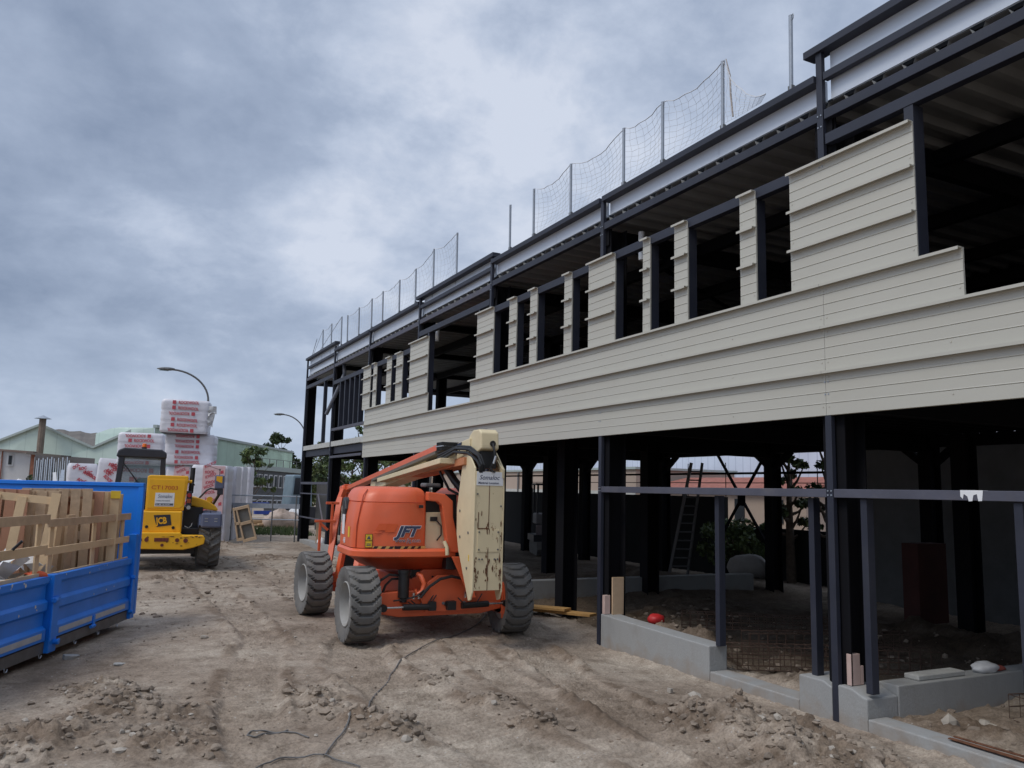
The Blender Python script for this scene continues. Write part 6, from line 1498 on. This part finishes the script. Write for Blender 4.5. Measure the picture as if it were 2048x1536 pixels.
w0 = at(30, 930, 50); T = thing('white_house', (w0.x, w0.y, 0), 0, 'low white rendered house with narrow window at the left edge', 'house')
H0, H1 = at(-60, 896, 50), at(62, 905, 50)
quadwall(T, 'wall', [gnded(H0), H0, H1, gnded(H1)], 6, M_render)
mb = MB(); mb.beam(H0+Vector((0, -.3, .0)), H1+Vector((.25, -.3, .0)), .5, .12); mb.build('gutter', mat('brown_gutter', (.17, .12, .10), .7), T, world=True)
mb = MB(); p = at(64, 935, 49.8); mb.box(p.x-.10, p.x+.10, p.y-.1, p.y+.1, -.3, H1.z-.1); mb.build('brick_corner', M_brickq, T, world=True)
mb = MB(); p = at(2, 935, 49.8); mb.box(p.x-.03, p.x+.03, p.y-.1, p.y+.1, -.3, H0.z-.05); mb.build('downpipe', M_brickq, T, world=True)
wa, wb = at(15, 908, 49.8), at(26, 932, 49.8)
mb = MB(); mb.box(wa.x, wb.x, wa.y-.05, wa.y+.05, wb.z, wa.z); f = mb.build('window', M_pvc, T, world=True)
mb = MB(); mb.box(wa.x+.09, wb.x-.09, wa.y-.08, wa.y-.052, wb.z+.09, wa.z-.09); g = mb.build('pane', M_glass, T, world=True); g.parent = f
# lean-to roof + bars + fence
l0 = at(90, 910, 51); T = thing('lean_to', (l0.x, l0.y, 0), 0, 'grey lean-to canopy between the white house and the bush', 'canopy')
quadwall(T, 'wall', [gnded(at(66, 930, 51)), at(66, 908, 51), at(190, 917, 51), gnded(at(190, 930, 51))], 3, mat('canopy_grey', (.13, .12, .12), .85, 0, .2, 1))
mb = MB(); mb.beam(at(64, 907, 50), at(132, 913, 50), 1.2, .12); mb.build('roof', M_greenroof, T, world=True)
for k in range(24):
    p = at(66+k*3.1, 975, 44); q_ = at(70+k*2.9+(k % 3), 914+(k*7 % 11), 45); mb = MB(); mb.tube([p-Vector((0, 0, 1.2)), q_], .028, 5); o = mb.build('scaffold_tube', M_galv if k % 3 else M_grey_metal, None)
    tag(o, 'thin grey scaffold tube in the leaning fan behind the skip', 'scaffold tube', 'fan of leaning scaffold tubes')
for (a_, c_, m, lb) in (((109, 945), (116, 980), M_pvc, 'broad white board leaning left of the packs'), ((126, 940), (119, 970), M_galv, 'galvanised channel leaning right of the white board')):
    mb = MB(); mb.beam(at(*c_, 40)-Vector((0, 0, .8)), at(*a_, 41), .16, .05, (0, 1, 0)); tag(mb.build('board', m, None), lb, 'board')
T = thing('picket_fence', grd(40, 985, 43), 0, 'white picket fence just above the skip headboard at the left', 'fence')
mb = MB()
for z in (963, 973): mb.beam(at(-30, z, 43), at(80, z+.5, 43), .05, .07)
mb.build('rail', M_pvc, T, world=True); mb = MB()
for k in range(28):
    p = at(-28+k*4, 962, 42.9); mb.box(p.x-.035, p.x+.035, p.y-.02, p.y+.02, -.1, p.z)
mb.build('pickets', M_pvc, T, world=True)
for i, (px, py, D, r_, lb) in enumerate(((20, 962, 46, 1.1, 'pile of white bulk bags in front of the white house'), (50, 965, 45, .8, 'white crumpled sheet pile right of the bulk bags'))):
    blob('bulk_bags', grd(px, py, D), r_, .7, 1.15, M_render, lb, 'bags', 40+i, amp=.6)
# buildings seen through the frame
T = thing('white_hall', (27, 40, 0), 0, 'pale ribbed white hall seen through the rear bays', 'hall')
mb = MB(); mb.box(27, 40, 10, 58, -.3, 6.5); mb.build('wall', M_whiteclad, T, world=True)
mb = MB(); mb.box(26.8, 40, 9.8, 58.2, 6.5, 6.7); mb.build('roof', M_trim, T, world=True)
T = thing('tan_building', (22, 36, 0), 0, 'long low tan rendered building with flat roof behind the site', 'building')
mb = MB(); mb.box(20.5, 26, 29.0, 70, -.3, 3.05); mb.build('wall', M_tan, T, world=True)
mb = MB(); mb.box(20.4, 26.1, 28.9, 70.1, 3.05, 3.15); mb.build('roof_edge', M_trim, T, world=True)
mb = MB(); mb.box(20.44, 20.5, 29.0, 70, 1.95, 2.1); mb.build('stone_course', M_floor, T, world=True)
for k in range(6): mb = MB(); mb.cyl((20.42, 31+k*4.5, 0), (20.42, 31+k*4.5, 3.0), .05, 8); mb.build('downpipe', M_grey_metal, T, world=True)
T = thing('tiled_outhouse', (22, 24, 0), 0, 'low outhouse with red tiled eaves seen through the middle bays', 'outhouse')
mb = MB(); mb.box(21, 25, 20, 28.5, -.3, 2.25); mb.build('wall', M_tan, T, world=True)
mb = MB(); mb.prism([(20.7, 2.25), (23, 2.75), (25.3, 2.25)], (0, 8.9, 0), (0, 19.8, 0)); mb.build('roof', M_redtile, T, world=True)
for k in range(4): mb = MB(); mb.box(20.96, 21.0, 21+k*1.9, 21.5+k*1.9, 1.1, 1.9); mb.build('window', M_glass, T, world=True)
board('site_screen', 17.6, 18.6, 14.6, 14.7, .9, 2.3, M_blueb, 'pale blue panel standing behind the rear shrub bed', 'panel')
T = thing('rear_fence_mesh', (15.5, 20, 0), 0, 'thin dark rebar stakes and rails outside the rear bays', 'fence')
mb = MB()
for y in np.arange(12.5, 30, 1.6): mb.tube([(15.2, y, 0), (15.2, y, 2.9)], .012, 5)
mb.tube([(15.2, 12.5, 2.35), (15.2, 29, 2.35)], .012, 5); mb.build('stakes', M_steel_in, T, world=True)
# distant tree belt closing the horizon
rnd.seed(77); cl_ = []
for k in range(70):
    a_ = R(-25+k*1.9); d = 190+rnd.uniform(-15, 15); cl_.append((d*math.sin(a_), d*math.cos(a_), rnd.uniform(1, 2.0), rnd.uniform(3, 5)))
tb = crown('distant_treeline', [L2, L0], None, cl_, 9000, 1.0, 9, flat=.6); tag(tb, 'far low belt of trees along the horizon', 'trees', kind='stuff')
